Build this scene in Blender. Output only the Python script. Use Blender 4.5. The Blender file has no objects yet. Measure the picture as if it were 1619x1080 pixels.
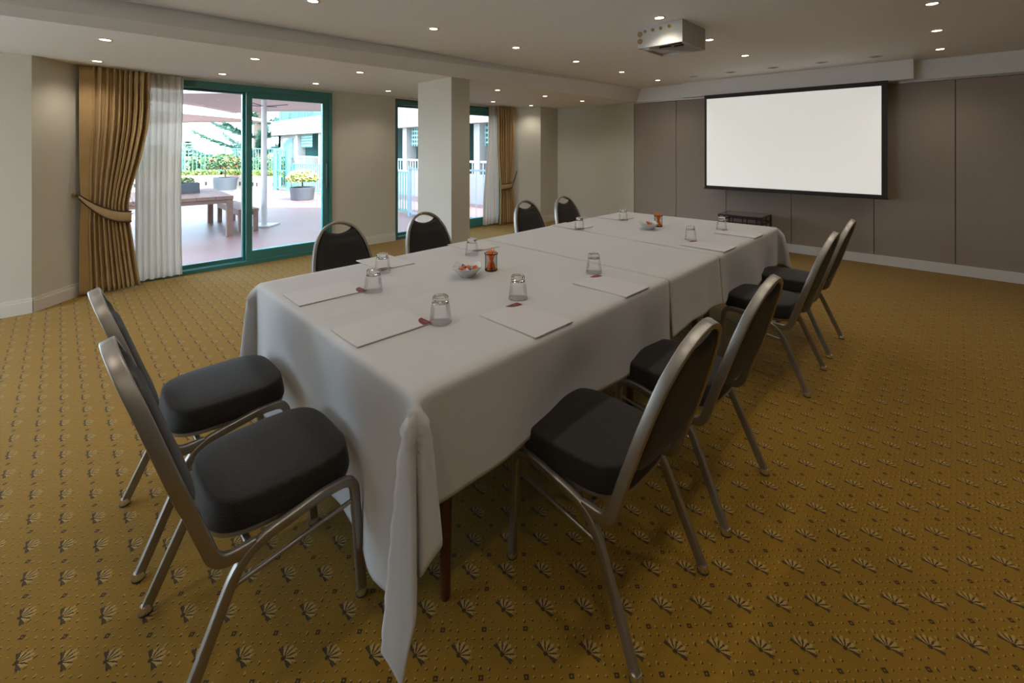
import bpy, bmesh, math, random
from mathutils import Vector, Matrix
PI = math.pi
R = math.radians
random.seed(7)
S = bpy.context.scene
COL = S.collection

# ------------------------------------------------------------------ materials
def new_mat(name):
    m = bpy.data.materials.new(name); m.use_nodes = True
    nt = m.node_tree
    return m, nt, nt.nodes['Principled BSDF']

def mat(name, col, rough=.6, metal=0., bump=None, var=None, sheen=0., emit=None, coat=0., spec=None):
    """plain procedural material: colour with slight noise variation and noise bump"""
    m, nt, b = new_mat(name)
    N, L = nt.nodes, nt.links
    b.inputs['Base Color'].default_value = (*col, 1)
    b.inputs['Roughness'].default_value = rough
    b.inputs['Metallic'].default_value = metal
    if spec is not None: b.inputs['Specular IOR Level'].default_value = spec
    if sheen: b.inputs['Sheen Weight'].default_value = sheen
    if coat: b.inputs['Coat Weight'].default_value = coat
    if emit:
        b.inputs['Emission Color'].default_value = (*emit[0], 1); b.inputs['Emission Strength'].default_value = emit[1]
    tc = N.new('ShaderNodeTexCoord')
    sc, amt = var if var else (6., .06)
    n = N.new('ShaderNodeTexNoise'); n.inputs['Scale'].default_value = sc; n.inputs['Detail'].default_value = 3
    L.new(tc.outputs['Object'], n.inputs['Vector'])
    mx = N.new('ShaderNodeMix'); mx.data_type = 'RGBA'
    mx.inputs[6].default_value = (*[c*(1-amt) for c in col], 1)
    mx.inputs[7].default_value = (*[min(1, c*(1+amt)) for c in col], 1)
    L.new(n.outputs['Fac'], mx.inputs[0]); L.new(mx.outputs[2], b.inputs['Base Color'])
    if bump:
        bn = N.new('ShaderNodeTexNoise'); bn.inputs['Scale'].default_value = bump[0]; bn.inputs['Detail'].default_value = 2
        L.new(tc.outputs['Object'], bn.inputs['Vector'])
        bp = N.new('ShaderNodeBump'); bp.inputs['Strength'].default_value = bump[1]; bp.inputs['Distance'].default_value = bump[2] if len(bump) > 2 else .002
        L.new(bn.outputs['Fac'], bp.inputs['Height']); L.new(bp.outputs['Normal'], b.inputs['Normal'])
    return m

class NT:
    """tiny node-math builder"""
    def __init__(s, nt): s.nt = nt
    def v(s, x):
        return x
    def m(s, op, *a, clamp=False):
        n = s.nt.nodes.new('ShaderNodeMath'); n.operation = op; n.use_clamp = clamp
        for i, x in enumerate(a):
            if isinstance(x, (int, float)): n.inputs[i].default_value = x
            else: s.nt.links.new(x, n.inputs[i])
        return n.outputs[0]
    def mix(s, f, a, b):
        n = s.nt.nodes.new('ShaderNodeMix'); n.data_type = 'RGBA'
        for i, x in ((0, f), (6, a), (7, b)):
            if isinstance(x, tuple): n.inputs[i].default_value = (*x, 1)
            elif isinstance(x, (int, float)): n.inputs[i].default_value = x
            else: s.nt.links.new(x, n.inputs[i])
        return n.outputs[2]
    def xyz(s, kind='Object'):
        tc = s.nt.nodes.new('ShaderNodeTexCoord'); sp = s.nt.nodes.new('ShaderNodeSeparateXYZ')
        s.nt.links.new(tc.outputs[kind], sp.inputs[0])
        return sp.outputs[0], sp.outputs[1], sp.outputs[2]
    def noise(s, scale, detail=2):
        tc = s.nt.nodes.new('ShaderNodeTexCoord'); n = s.nt.nodes.new('ShaderNodeTexNoise')
        n.inputs['Scale'].default_value = scale; n.inputs['Detail'].default_value = detail
        s.nt.links.new(tc.outputs['Object'], n.inputs['Vector']); return n.outputs['Fac']

def carpet_mat():
    m, nt, b = new_mat('carpet_gold_motif'); k = NT(nt)
    X, Y, Z = k.xyz()
    p, q = .08405, .0862
    # lattice of the motifs: fans where i+j even, small diamonds where odd
    gx = k.m('DIVIDE', k.m('ADD', X, .560 + p*60), p)
    gy = k.m('DIVIDE', k.m('SUBTRACT', k.m('ADD', Y, q*60), 1.389 - q*0), q)
    ix = k.m('ROUND', gx); iy = k.m('ROUND', gy)
    lx = k.m('MULTIPLY', k.m('SUBTRACT', gx, ix), p)
    ly = k.m('MULTIPLY', k.m('SUBTRACT', gy, iy), q)
    par = k.m('MODULO', k.m('ADD', ix, iy), 2.)
    even = k.m('LESS_THAN', par, .5)
    odd = k.m('SUBTRACT', 1., even)
    # fan opening towards +Y
    fy = k.m('ADD', ly, .008)
    r = k.m('SQRT', k.m('ADD', k.m('MULTIPLY', lx, lx), k.m('MULTIPLY', fy, fy)))
    a = k.m('ARCTAN2', lx, fy)
    inang = k.m('LESS_THAN', k.m('ABSOLUTE', a), 1.5)
    wob = k.m('MULTIPLY', k.m('SUBTRACT', k.noise(240., 2), .5), .012)
    r = k.m('ADD', r, wob); a = k.m('ADD', a, k.m('MULTIPLY', wob, 22.))
    edge = k.m('ADD', .032, k.m('MULTIPLY', k.m('COSINE', k.m('MULTIPLY', a, 14.)), .004))
    petal = k.m('MULTIPLY', k.m('LESS_THAN', r, edge), k.m('GREATER_THAN', r, .007))
    fan = k.m('MULTIPLY', k.m('MULTIPLY', petal, inang), even)
    ray = k.m('LESS_THAN', k.m('COSINE', k.m('MULTIPLY', a, 12.)), k.m('SUBTRACT', .45, k.m('MULTIPLY', r, 34.)))
    dark = k.m('MULTIPLY', fan, ray)
    low = k.m('MULTIPLY', k.m('LESS_THAN', r, .0062), even)
    lat = k.m('MULTIPLY', k.m('MULTIPLY', k.m('GREATER_THAN', k.m('ABSOLUTE', a), 1.32), k.m('LESS_THAN', k.m('ABSOLUTE', a), 1.62)), k.m('MULTIPLY', even, k.m('LESS_THAN', r, .033)))
    dark = k.m('MAXIMUM', dark, k.m('MAXIMUM', low, lat))
    dd = k.m('ADD', k.m('ABSOLUTE', lx), k.m('ABSOLUTE', ly))
    dia = k.m('MULTIPLY', k.m('LESS_THAN', dd, .0095), odd)
    hole = k.m('MULTIPLY', k.m('LESS_THAN', dd, .003), odd)
    dark = k.m('MULTIPLY', k.m('MAXIMUM', dark, dia), k.m('SUBTRACT', 1., hole))
    # fine tufts: a pale and a dark fleck on a small diagonal lattice
    s = .0168
    jit = k.m('MULTIPLY', k.m('SUBTRACT', k.noise(45., 1), .5), .016)
    hx = k.m('DIVIDE', k.m('ADD', k.m('ADD', X, jit), 20.), s); hy = k.m('DIVIDE', k.m('ADD', k.m('SUBTRACT', Y, jit), 20.), s*1.03)
    jx = k.m('ROUND', hx); jy = k.m('ROUND', hy)
    ev2 = k.m('LESS_THAN', k.m('MODULO', k.m('ADD', jx, jy), 2.), .5)
    ux = k.m('MULTIPLY', k.m('SUBTRACT', hx, jx), s); uy = k.m('MULTIPLY', k.m('SUBTRACT', hy, jy), s)
    e1 = k.m('ADD', k.m('POWER', k.m('DIVIDE', k.m('ADD', ux, .0018), .0024), 2.), k.m('POWER', k.m('DIVIDE', uy, .0030), 2.))
    e2 = k.m('ADD', k.m('POWER', k.m('DIVIDE', k.m('SUBTRACT', ux, .0022), .0022), 2.), k.m('POWER', k.m('DIVIDE', uy, .0032), 2.))
    clear = k.m('MULTIPLY', k.m('SUBTRACT', 1., k.m('MULTIPLY', even, k.m('LESS_THAN', r, .036))), k.m('SUBTRACT', 1., dia))
    fl1 = k.m('MULTIPLY', k.m('MULTIPLY', k.m('LESS_THAN', e1, 1.), ev2), clear)
    fl2 = k.m('MULTIPLY', k.m('MULTIPLY', k.m('LESS_THAN', e2, 1.), ev2), clear)
    n1 = k.noise(3., 3); n2 = k.noise(420., 2); n3 = k.noise(60., 3)
    base = k.mix(n1, (.245, .135, .010), (.295, .166, .014))
    base = k.mix(k.m('MULTIPLY', n2, .55), base, (.17, .088, .012))
    c = k.mix(k.m('MULTIPLY', fl1, .5), base, (.50, .33, .11))
    c = k.mix(k.m('MULTIPLY', fl2, .9), c, (.04, .02, .008))
    c = k.mix(k.m('MULTIPLY', fan, .55), c, (.50, .34, .12))
    c = k.mix(k.m('MULTIPLY', dark, .88), c, (.022, .014, .010))
    nt.links.new(c, b.inputs['Base Color'])
    b.inputs['Roughness'].default_value = .95
    b.inputs['Specular IOR Level'].default_value = .15
    b.inputs['Sheen Weight'].default_value = .16
    b.inputs['Sheen Roughness'].default_value = .45
    b.inputs['Sheen Tint'].default_value = (1., .93, .72, 1)
    bp = nt.nodes.new('ShaderNodeBump'); bp.inputs['Strength'].default_value = .5; bp.inputs['Distance'].default_value = .003
    hgt = k.m('ADD', k.m('MULTIPLY', n2, .5), k.m('SUBTRACT', k.m('MULTIPLY', fl1, .6), k.m('MULTIPLY', k.m('MAXIMUM', dark, fl2), .7)))
    nt.links.new(hgt, bp.inputs['Height']); nt.links.new(bp.outputs['Normal'], b.inputs['Normal'])
    return m

def weave_mat(name, c1, c2, scale=260., rough=.9, sheen=.3, ribs=(1., .25), strength=.4):
    """woven fabric: fine ribs crossing"""
    m, nt, b = new_mat(name); k = NT(nt)
    X, Y, Z = k.xyz()
    w1 = k.m('SINE', k.m('MULTIPLY', k.m('ADD', k.m('ADD', X, Y), k.m('MULTIPLY', Z, .35)), scale*2*PI/3))
    w2 = k.m('SINE', k.m('MULTIPLY', k.m('SUBTRACT', k.m('MULTIPLY', Z, 1.3), k.m('MULTIPLY', k.m('SUBTRACT', X, Y), .9)), scale*2*PI/3))
    h = k.m('ADD', k.m('MULTIPLY', w1, ribs[0]*.5), k.m('MULTIPLY', w2, ribs[1]*.5))
    n = k.noise(90., 2)
    f = k.m('ADD', k.m('MULTIPLY', h, .35), k.m('MULTIPLY', n, .9), clamp=True)
    nt.links.new(k.mix(f, c1, c2), b.inputs['Base Color'])
    b.inputs['Roughness'].default_value = rough; b.inputs['Sheen Weight'].default_value = sheen
    b.inputs['Sheen Roughness'].default_value = .4
    b.inputs['Specular IOR Level'].default_value = .25
    bp = nt.nodes.new('ShaderNodeBump'); bp.inputs['Strength'].default_value = strength; bp.inputs['Distance'].default_value = .0015
    nt.links.new(h, bp.inputs['Height']); nt.links.new(bp.outputs['Normal'], b.inputs['Normal'])
    return m

def glass_mat(name, tint=(1, 1, 1), refl=1.0):
    """clear sheet glass"""
    m = bpy.data.materials.new(name); m.use_nodes = True
    nt = m.node_tree; nt.nodes.clear()
    o = nt.nodes.new('ShaderNodeOutputMaterial'); t = nt.nodes.new('ShaderNodeBsdfTransparent'); g = nt.nodes.new('ShaderNodeBsdfGlossy')
    t.inputs[0].default_value = (*tint, 1); g.inputs['Roughness'].default_value = .02
    fr = nt.nodes.new('ShaderNodeFresnel'); fr.inputs[0].default_value = 1.45
    n = nt.nodes.new('ShaderNodeMath'); n.operation = 'MULTIPLY'; n.inputs[1].default_value = refl
    nt.links.new(fr.outputs[0], n.inputs[0])
    mx = nt.nodes.new('ShaderNodeMixShader'); nt.links.new(n.outputs[0], mx.inputs[0]); nt.links.new(t.outputs[0], mx.inputs[1]); nt.links.new(g.outputs[0], mx.inputs[2])
    nt.links.new(mx.outputs[0], o.inputs[0])
    return m

def tumbler_mat():
    m, nt, b = new_mat('clear_tumbler_glass')
    b.inputs['Base Color'].default_value = (1, 1, 1, 1); b.inputs['Roughness'].default_value = .01
    b.inputs['Transmission Weight'].default_value = 1.; b.inputs['IOR'].default_value = 1.46
    return m

def cloth_sheer():
    m = bpy.data.materials.new('sheer_voile'); m.use_nodes = True
    nt = m.node_tree; nt.nodes.clear(); k = NT(nt)
    o = nt.nodes.new('ShaderNodeOutputMaterial')
    d = nt.nodes.new('ShaderNodeBsdfDiffuse'); d.inputs[0].default_value = (.88, .82, .72, 1)
    t = nt.nodes.new('ShaderNodeBsdfTranslucent'); t.inputs[0].default_value = (.46, .41, .345, 1)
    tr = nt.nodes.new('ShaderNodeBsdfTransparent')
    a = nt.nodes.new('ShaderNodeMixShader'); a.inputs[0].default_value = .42
    nt.links.new(d.outputs[0], a.inputs[1]); nt.links.new(t.outputs[0], a.inputs[2])
    c = nt.nodes.new('ShaderNodeMixShader')
    nt.links.new(k.m('ADD', .0, k.m('MULTIPLY', k.noise(40.), .03)), c.inputs[0])
    nt.links.new(a.outputs[0], c.inputs[1]); nt.links.new(tr.outputs[0], c.inputs[2]); nt.links.new(c.outputs[0], o.inputs[0])
    return m

def drape_mat():
    m, nt, b = new_mat('gold_drape'); k = NT(nt)
    n = k.noise(14., 3)
    nt.links.new(k.mix(n, (.37, .235, .095), (.48, .32, .14)), b.inputs['Base Color'])
    b.inputs['Roughness'].default_value = .55; b.inputs['Sheen Weight'].default_value = .3; b.inputs['Sheen Tint'].default_value = (1, .85, .6, 1)
    return m

def tile_mat():
    m, nt, b = new_mat('terracotta_tiles'); k = NT(nt)
    X, Y, Z = k.xyz(); s = .60
    fx = k.m('ABSOLUTE', k.m('SUBTRACT', k.m('FRACT', k.m('DIVIDE', k.m('ADD', X, 60.2), s)), .5))
    fy = k.m('ABSOLUTE', k.m('SUBTRACT', k.m('FRACT', k.m('DIVIDE', k.m('ADD', Y, 60.), s)), .5))
    g = k.m('GREATER_THAN', k.m('MAXIMUM', fx, fy), .488)
    n = k.noise(1.3, 3)
    c = k.mix(n, (.165, .090, .083), (.22, .135, .13))
    c = k.mix(k.m('MULTIPLY', g, .55), c, (.22, .15, .13))
    nt.links.new(c, b.inputs['Base Color']); b.inputs['Roughness'].default_value = .45
    return m

def lattice_mat(name, solid, scale):
    """teal lattice screen: bars with open square holes (surface pattern)"""
    m = bpy.data.materials.new(name); m.use_nodes = True
    nt = m.node_tree; k = NT(nt); b = nt.nodes['Principled BSDF']; o = nt.nodes['Material Output']
    X, Y, Z = k.xyz()
    h = k.m('MULTIPLY', k.m('GREATER_THAN', k.m('FRACT', k.m('MULTIPLY', k.m('ADD', X, 50.), scale)), .4), k.m('GREATER_THAN', k.m('FRACT', k.m('MULTIPLY', k.m('ADD', Z, 50.), scale)), .4))
    b.inputs['Base Color'].default_value = (*solid, 1)
    t = nt.nodes.new('ShaderNodeBsdfTransparent'); mx = nt.nodes.new('ShaderNodeMixShader')
    nt.links.new(h, mx.inputs[0]); nt.links.new(b.outputs[0], mx.inputs[1]); nt.links.new(t.outputs[0], mx.inputs[2]); nt.links.new(mx.outputs[0], o.inputs[0])
    return m

M = {}
M['carpet'] = carpet_mat()
M['wall'] = mat('cream_wall_paint', (.60, .565, .47), .75, bump=(180, .08, .001), var=(2, .02))
M['ceil'] = mat('white_ceiling_paint', (.86, .85, .84), .85, bump=(150, .05, .001), var=(2, .015))
M['trim'] = mat('cream_gloss_trim', (.68, .64, .56), .4, var=(3, .02))
M['trimw'] = mat('white_gloss_trim', (.74, .73, .72), .4, var=(3, .02))
M['part'] = weave_mat('taupe_acoustic_fabric', (.32, .262, .218), (.41, .342, .288), 240., .95, .15, (1., .6), .10)
M['joint'] = mat('dark_panel_joint', (.03, .026, .024), .7)
M['alu'] = mat('aluminium_track', (.52, .50, .48), .4, .85)
M['cloth'] = mat('white_tablecloth_linen', (.50, .49, .48), .85, bump=(500, .15, .0006), var=(1.6, .03), sheen=.15)
M['seat'] = weave_mat('charcoal_rib_fabric', (.012, .0102, .0088), (.035, .030, .0255), 620., .7, .12, (1., .6), .3)
M['frame'] = mat('bronze_silver_metal', (.33, .305, .275), .40, .9, var=(30, .06), bump=(400, .05, .0004))
M['chrome'] = mat('chrome_glide', (.75, .75, .75), .15, 1.)
M['glide'] = mat('black_rubber_glide', (.02, .02, .02), .6)
M['tumbler'] = tumbler_mat()
M['thin'] = glass_mat('thin_tumbler_wall', (.99, .99, .99), .55)
M['pad'] = mat('white_notepaper', (.54, .53, .525), .6, var=(3, .01))
M['padedge'] = mat('pad_card_backing', (.42, .39, .37), .7)
M['red'] = mat('burgundy_print', (.16, .018, .030), .5)
M['pink'] = mat('pale_print', (.5, .3, .3), .5)
M['bowl'] = mat('white_porcelain', (.66, .65, .62), .2, coat=.5)
M['orange'] = mat('orange_pencil_lacquer', (.92, .23, .015), .35, var=(40, .1))
M['tipwood'] = mat('pencil_wood', (.72, .42, .18), .6)
M['mesh'] = mat('black_wire_mesh', (.03, .03, .035), .4, .6)
M['sweet1'] = mat('orange_wrapper', (.72, .14, .03), .25, var=(60, .2), coat=.5)
M['sweet2'] = mat('blue_wrapper', (.05, .14, .25), .2, var=(60, .2), coat=.5)
M['sweet3'] = mat('white_wrapper', (.75, .72, .70), .25, var=(60, .1), coat=.5)
M['wood'] = mat('dark_red_table_wood', (.075, .018, .010), .35, var=(12, .3), coat=.3)
M['ply'] = mat('brown_table_board', (.25, .15, .08), .6)
M['teal'] = mat('teal_window_enamel', (.05, .185, .165), .35, var=(4, .05))
M['tealb'] = mat('bright_teal_edge', (.03, .42, .46), .3)  # lighter teal strips along the inner frame edges
M['steel'] = mat('window_hardware', (.25, .4, .4), .3, .7)
M['glass'] = glass_mat('window_glass', (.97, .985, .985), .8)
M['tglass'] = glass_mat('table_glass', (.78, .84, .82), 3.)
M['drape'] = drape_mat()
M['piping'] = mat('dark_brown_piping', (.035, .012, .012), .6)
M['tie'] = mat('gold_tieback_fabric', (.44, .30, .15), .6, var=(20, .08))
M['brass'] = mat('aged_brass', (.40, .32, .12), .35, .9)
M['sheer'] = cloth_sheer()
M['black'] = mat('matt_black_border', (.018, .013, .010), .6)
M['screen'] = mat('white_screen_glow', (.85, .84, .82), .8, emit=((1., .985, .93), .36), var=(2, .005))  # faint emission put into the fabric so it looks brighter than the wall
M['box'] = mat('white_projector_box', (.50, .49, .465), .5)
M['tan'] = mat('brass_port_lining', (.30, .16, .05), .4, .4)
M['dark'] = mat('dark_slot', (.02, .018, .015), .7)
M['lamp'] = mat('lit_lamp_lens', (1, .95, .85), .4, emit=((1., .86, .62), 11.))
M['ring'] = mat('pale_fitting_ring', (.62, .59, .55), .4)
M['off'] = mat('unlit_lamp_lens', (.10, .085, .075), .3)
M['blacktable'] = mat('black_brown_metal', (.022, .015, .012), .4, .3)
M['tile'] = tile_mat()
M['bounce_paving'] = mat('pale_bounce_paving', (.72, .71, .68), .8)  # kept pale for the daylight it throws up to the ceiling
M['stucco'] = mat('white_render', (.36, .355, .345), .8, var=(1, .03), bump=(30, .1, .003))
M['sail'] = mat('pale_canopy_canvas', (.52, .47, .47), .8, var=(2, .03))
M['mast'] = mat('white_mast_paint', (.5, .5, .5), .4)
M['cable'] = mat('dark_cable', (.05, .06, .06), .5)
M['timber'] = mat('weathered_teak', (.19, .115, .09), .6, var=(9, .25))
M['potgrey'] = mat('blue_grey_planter', (.10, .125, .155), .6, var=(3, .08))
M['leaf1'] = mat('green_leaf', (.10, .20, .05), .6, var=(3, .35))
M['leaf2'] = mat('yellow_green_leaf', (.34, .42, .12), .6, var=(3, .3))
M['leaf3'] = mat('dark_green_leaf', (.05, .13, .07), .6, var=(3, .35))
M['leafred'] = mat('reddish_leaf', (.30, .11, .06), .6, var=(3, .3))
M['blossom'] = mat('cream_blossom', (.85, .62, .42), .6)
M['pinelight'] = mat('pale_needle_tips', (.10, .24, .17), .6)
M['pine'] = mat('blue_green_needles', (.035, .12, .09), .7, var=(2, .3))
M['bark'] = mat('grey_bark', (.20, .15, .11), .9)
M['rail'] = mat('pale_teal_railing', (.09, .30, .28), .4)
M['railw'] = mat('white_railing', (.75, .82, .82), .4)
M['tealwall'] = mat('teal_balcony_wall', (.08, .25, .24), .7, var=(2, .08))
M['lattice'] = lattice_mat('teal_lattice', (.22, .46, .43), 7.)
M['winpane'] = mat('pale_blue_window', (.20, .32, .38), .1)
M['coping'] = mat('terracotta_coping', (.55, .26, .18), .7)
M['soil'] = mat('dry_garden_soil', (.16, .12, .06), .95)
M['sea'] = mat('blue_sea', (.06, .18, .38), .2, var=(.2, .1))
M['greypost'] = mat('grey_blue_post', (.25, .36, .42), .5)

# ------------------------------------------------------------------ helpers
def link_obj(name, me, m, parent=None, loc=None):
    o = bpy.data.objects.new(name, me); COL.objects.link(o)
    if me is not None and m is not None:
        ms = m if isinstance(m, (list, tuple)) else [m]
        for x in ms: me.materials.append(M[x] if isinstance(x, str) else x)
    if parent: o.parent = parent
    if loc: o.location = loc
    return o

def obj(name, bm, m, parent=None, smooth=False, loc=None, fixn=True):
    me = bpy.data.meshes.new(name)
    if fixn: bmesh.ops.recalc_face_normals(bm, faces=bm.faces[:])
    bm.to_mesh(me); bm.free()
    if smooth:
        for p in me.polygons: p.use_smooth = True
        try: me.set_sharp_from_angle(angle=R(50))
        except Exception: pass
    return link_obj(name, me, m, parent, loc)

def empty(name, loc, rz=0.):
    o = bpy.data.objects.new(name, None); COL.objects.link(o); o.location = loc; o.rotation_euler = (0, 0, rz); o.empty_display_size = .1
    return o

def tag(o, label, cat, group=None, kind=None):
    o['label'] = label; o['category'] = cat
    if group: o['group'] = group
    if kind: o['kind'] = kind
    return o

def struct(o):
    o['kind'] = 'structure'; return o

def copy_tree(o, parent=None):
    c = o.copy(); COL.objects.link(c)
    if parent: c.parent = parent
    for ch in [x for x in bpy.data.objects if x.parent == o and x != c]:
        copy_tree(ch, c)
    return c

def box(bm, x0, x1, y0, y1, z0, z1, bev=0., mi=0):
    n = len(bm.faces)
    vs = [bm.verts.new((x, y, z)) for x in (x0, x1) for y in (y0, y1) for z in (z0, z1)]
    idx = [(0, 1, 3, 2), (4, 6, 7, 5), (0, 4, 5, 1), (2, 3, 7, 6), (0, 2, 6, 4), (1, 5, 7, 3)]
    fs = [bm.faces.new([vs[i] for i in f]) for f in idx]
    for f in fs: f.material_index = mi
    if bev > 0:
        es = list({e for f in fs for e in f.edges})
        r = bmesh.ops.bevel(bm, geom=es, offset=bev, segments=2, affect='EDGES', profile=.6)
        for f in r['faces']: f.material_index = mi
    return vs

def prism(bm, pts, z0, z1, mi=0):
    a = [bm.verts.new((x, y, z0)) for x, y in pts]; b = [bm.verts.new((x, y, z1)) for x, y in pts]
    n = len(pts)
    f = [bm.faces.new(a[::-1]), bm.faces.new(b)] + [bm.faces.new((a[i], a[(i+1) % n], b[(i+1) % n], b[i])) for i in range(n)]
    for x in f: x.material_index = mi

def lathe(bm, prof, seg=32, c=(0, 0, 0), mi=0, cap=True, rfun=None):
    rings = []
    for r, z in prof:
        if r < 1e-6: rings.append([bm.verts.new((c[0], c[1], c[2]+z))])
        else: rings.append([bm.verts.new((c[0]+r*math.cos(2*PI*i/seg), c[1]+r*math.sin(2*PI*i/seg), c[2]+z)) for i in range(seg)])
    for A, B in zip(rings, rings[1:]):
        for i in range(seg):
            j = (i+1) % seg
            if len(A) == 1 and len(B) == 1: continue
            if len(A) == 1: f = bm.faces.new((A[0], B[i], B[j]))
            elif len(B) == 1: f = bm.faces.new((A[i], A[j], B[0]))
            else: f = bm.faces.new((A[i], A[j], B[j], B[i]))
            f.material_index = mi
    return rings

def rrect(w, h, r=.3, n=3):
    """rounded rectangle section"""
    r = min(w, h)*r; o = []
    for cx, cy, a0 in ((w/2-r, h/2-r, 0), (-w/2+r, h/2-r, 90), (-w/2+r, -h/2+r, 180), (w/2-r, -h/2+r, 270)):
        for i in range(n+1):
            a = R(a0+90*i/n); o.append((cx+r*math.cos(a), cy+r*math.sin(a)))
    return o

def circ(r, n=10): return [(r*math.cos(2*PI*i/n), r*math.sin(2*PI*i/n)) for i in range(n)]

def sweep(bm, path, sec, n0=(0, 0, 1), closed=False, scale=None, mi=0):
    """section (a along the transported normal, b along the binormal) swept along a path"""
    P_ = [Vector(p) for p in path]; T = []
    for i in range(len(P_)):
        if closed: t = P_[(i+1) % len(P_)]-P_[i-1]
        else: t = P_[min(i+1, len(P_)-1)]-P_[max(i-1, 0)]
        T.append(t.normalized())
    n = Vector(n0); n = (n-T[0]*n.dot(T[0])).normalized(); rings = []
    for i, p in enumerate(P_):
        if i: 
            q = T[i-1].rotation_difference(T[i]); n = q @ n
            n = (n-T[i]*n.dot(T[i])).normalized()
        b = T[i].cross(n); s = scale[i] if scale else 1.
        rings.append([bm.verts.new(p+n*(u*s)+b*(v*s)) for u, v in sec])
    k = len(sec)
    for i in range(len(rings)-(0 if closed else 1)):
        A, B = rings[i], rings[(i+1) % len(rings)]
        for j in range(k):
            f = bm.faces.new((A[j], A[(j+1) % k], B[(j+1) % k], B[j])); f.material_index = mi
    if not closed:
        for f in (bm.faces.new(rings[0][::-1]), bm.faces.new(rings[-1])): f.material_index = mi
    return rings

def fillet(pts, r, n=6):
    """round the corners of a 3-D polyline; r one radius or a list"""
    P_ = [Vector(p) for p in pts]; out = [P_[0]]
    for i in range(1, len(P_)-1):
        a, b, c = P_[i-1], P_[i], P_[i+1]; rr = r[i-1] if isinstance(r, (list, tuple)) else r
        u = (a-b); v = (c-b); d = min(rr, u.length*.48, v.length*.48); u.normalize(); v.normalize()
        p0 = b+u*d; p2 = b+v*d
        for k in range(n+1):
            t = k/n; out.append(p0*(1-t)**2+b*2*t*(1-t)+p2*t*t)
    out.append(P_[-1]); return out

def grid_mesh(bm, nu, nv, fn, mi=0):
    V = [[bm.verts.new(fn(i/(nu-1), j/(nv-1))) for j in range(nv)] for i in range(nu)]
    for i in range(nu-1):
        for j in range(nv-1):
            f = bm.faces.new((V[i][j], V[i+1][j], V[i+1][j+1], V[i][j+1])); f.material_index = mi
    return V

def solid(o, t, off=0.):
    md = o.modifiers.new('thickness', 'SOLIDIFY'); md.thickness = t; md.offset = off
    return o

def lerp(a, b, t): return a+(b-a)*t
def interp(x, tab):
    if x <= tab[0][0]: return tab[0][1]
    for (a, fa), (b, fb) in zip(tab, tab[1:]):
        if x <= b: return lerp(fa, fb, (x-a)/(b-a))
    return tab[-1][1]
def sstep(x):
    x = max(0., min(1., x)); return x*x*(3-2*x)

# ------------------------------------------------------------------ camera
F = 710.
cam = bpy.data.cameras.new('camera'); cam.sensor_width = 36.; cam.lens = F/1619*36; cam.shift_y = -(540-236)/1619; cam.clip_start = .05; cam.clip_end = 500
co = bpy.data.objects.new('camera', cam); COL.objects.link(co); co.location = (0, 0, 1.40); co.rotation_euler = (R(90), 0, R(44.8)); S.camera = co

# ------------------------------------------------------------------ room shell
ZU, ZL = 2.43, 2.205
bm = bmesh.new()
box(bm, -6.25, 3.3, -3.3, 7.1, -.12, 0.)
struct(obj('floor', bm, 'carpet'))

bm = bmesh.new()   # window side wall: plan polyline of the room face, thickness outwards
def wall_run(bm, pts, z0, z1, t):
    for (a, b) in zip(pts, pts[1:]):
        prism(bm, [a, b, (b[0]+t[0], b[1]+t[1]), (a[0]+t[0], a[1]+t[1])], z0, z1)
box(bm, -6.45, -5.63, -.85, -.17, 0, 3.); box(bm, -6.45, -5.63, -3.3, -3.15, 0, 3.); box(bm, -6.45, -5.63, -3.15, -.85, 2.172, 3.)
prism(bm, [(-5.63, -.17), (-5.98, .14), (-6.12, .16), (-6.12, .30), (-6.45, .30), (-6.45, -.17)], 0, 3.)
box(bm, -6.45, -6.12, .30, 2.635, 2.172, 3.)
box(bm, -6.45, -6.12, 2.635, 3.625, 0, 3.)
box(bm, -6.45, -6.14, 3.625, 6.0, 2.178, 3.)
prism(bm, [(-6.14, 6.0), (-5.63, 6.44), (-5.63, 7.1), (-6.45, 7.1), (-6.45, 6.0)], 0, 3.)
struct(obj('wall_left', bm, 'wall'))
bm = bmesh.new()
box(bm, -5.7, -3.95, 6.95, 7.1, 0, 3.)
struct(obj('wall_far', bm, 'wall'))
bm = bmesh.new(); box(bm, 3.15, 3.3, -3.3, 7.2, 0, 3.); struct(obj('wall_right', bm, 'wall'))
bm = bmesh.new()
box(bm, -6.3, -5.45, -3.45, -3.3, 0, 3.); box(bm, -3.0, 3.3, -3.45, -3.3, 0, 3.); box(bm, -5.45, -3.0, -3.45, -3.3, 2.172, 3.)
struct(obj('wall_near', bm, 'wall'))
# pillar under the beam
bm = bmesh.new(); box(bm, -4.66, -4.0, 3.07, 3.335, 0, ZL); struct(obj('wall_pillar', bm, 'wall'))
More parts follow.
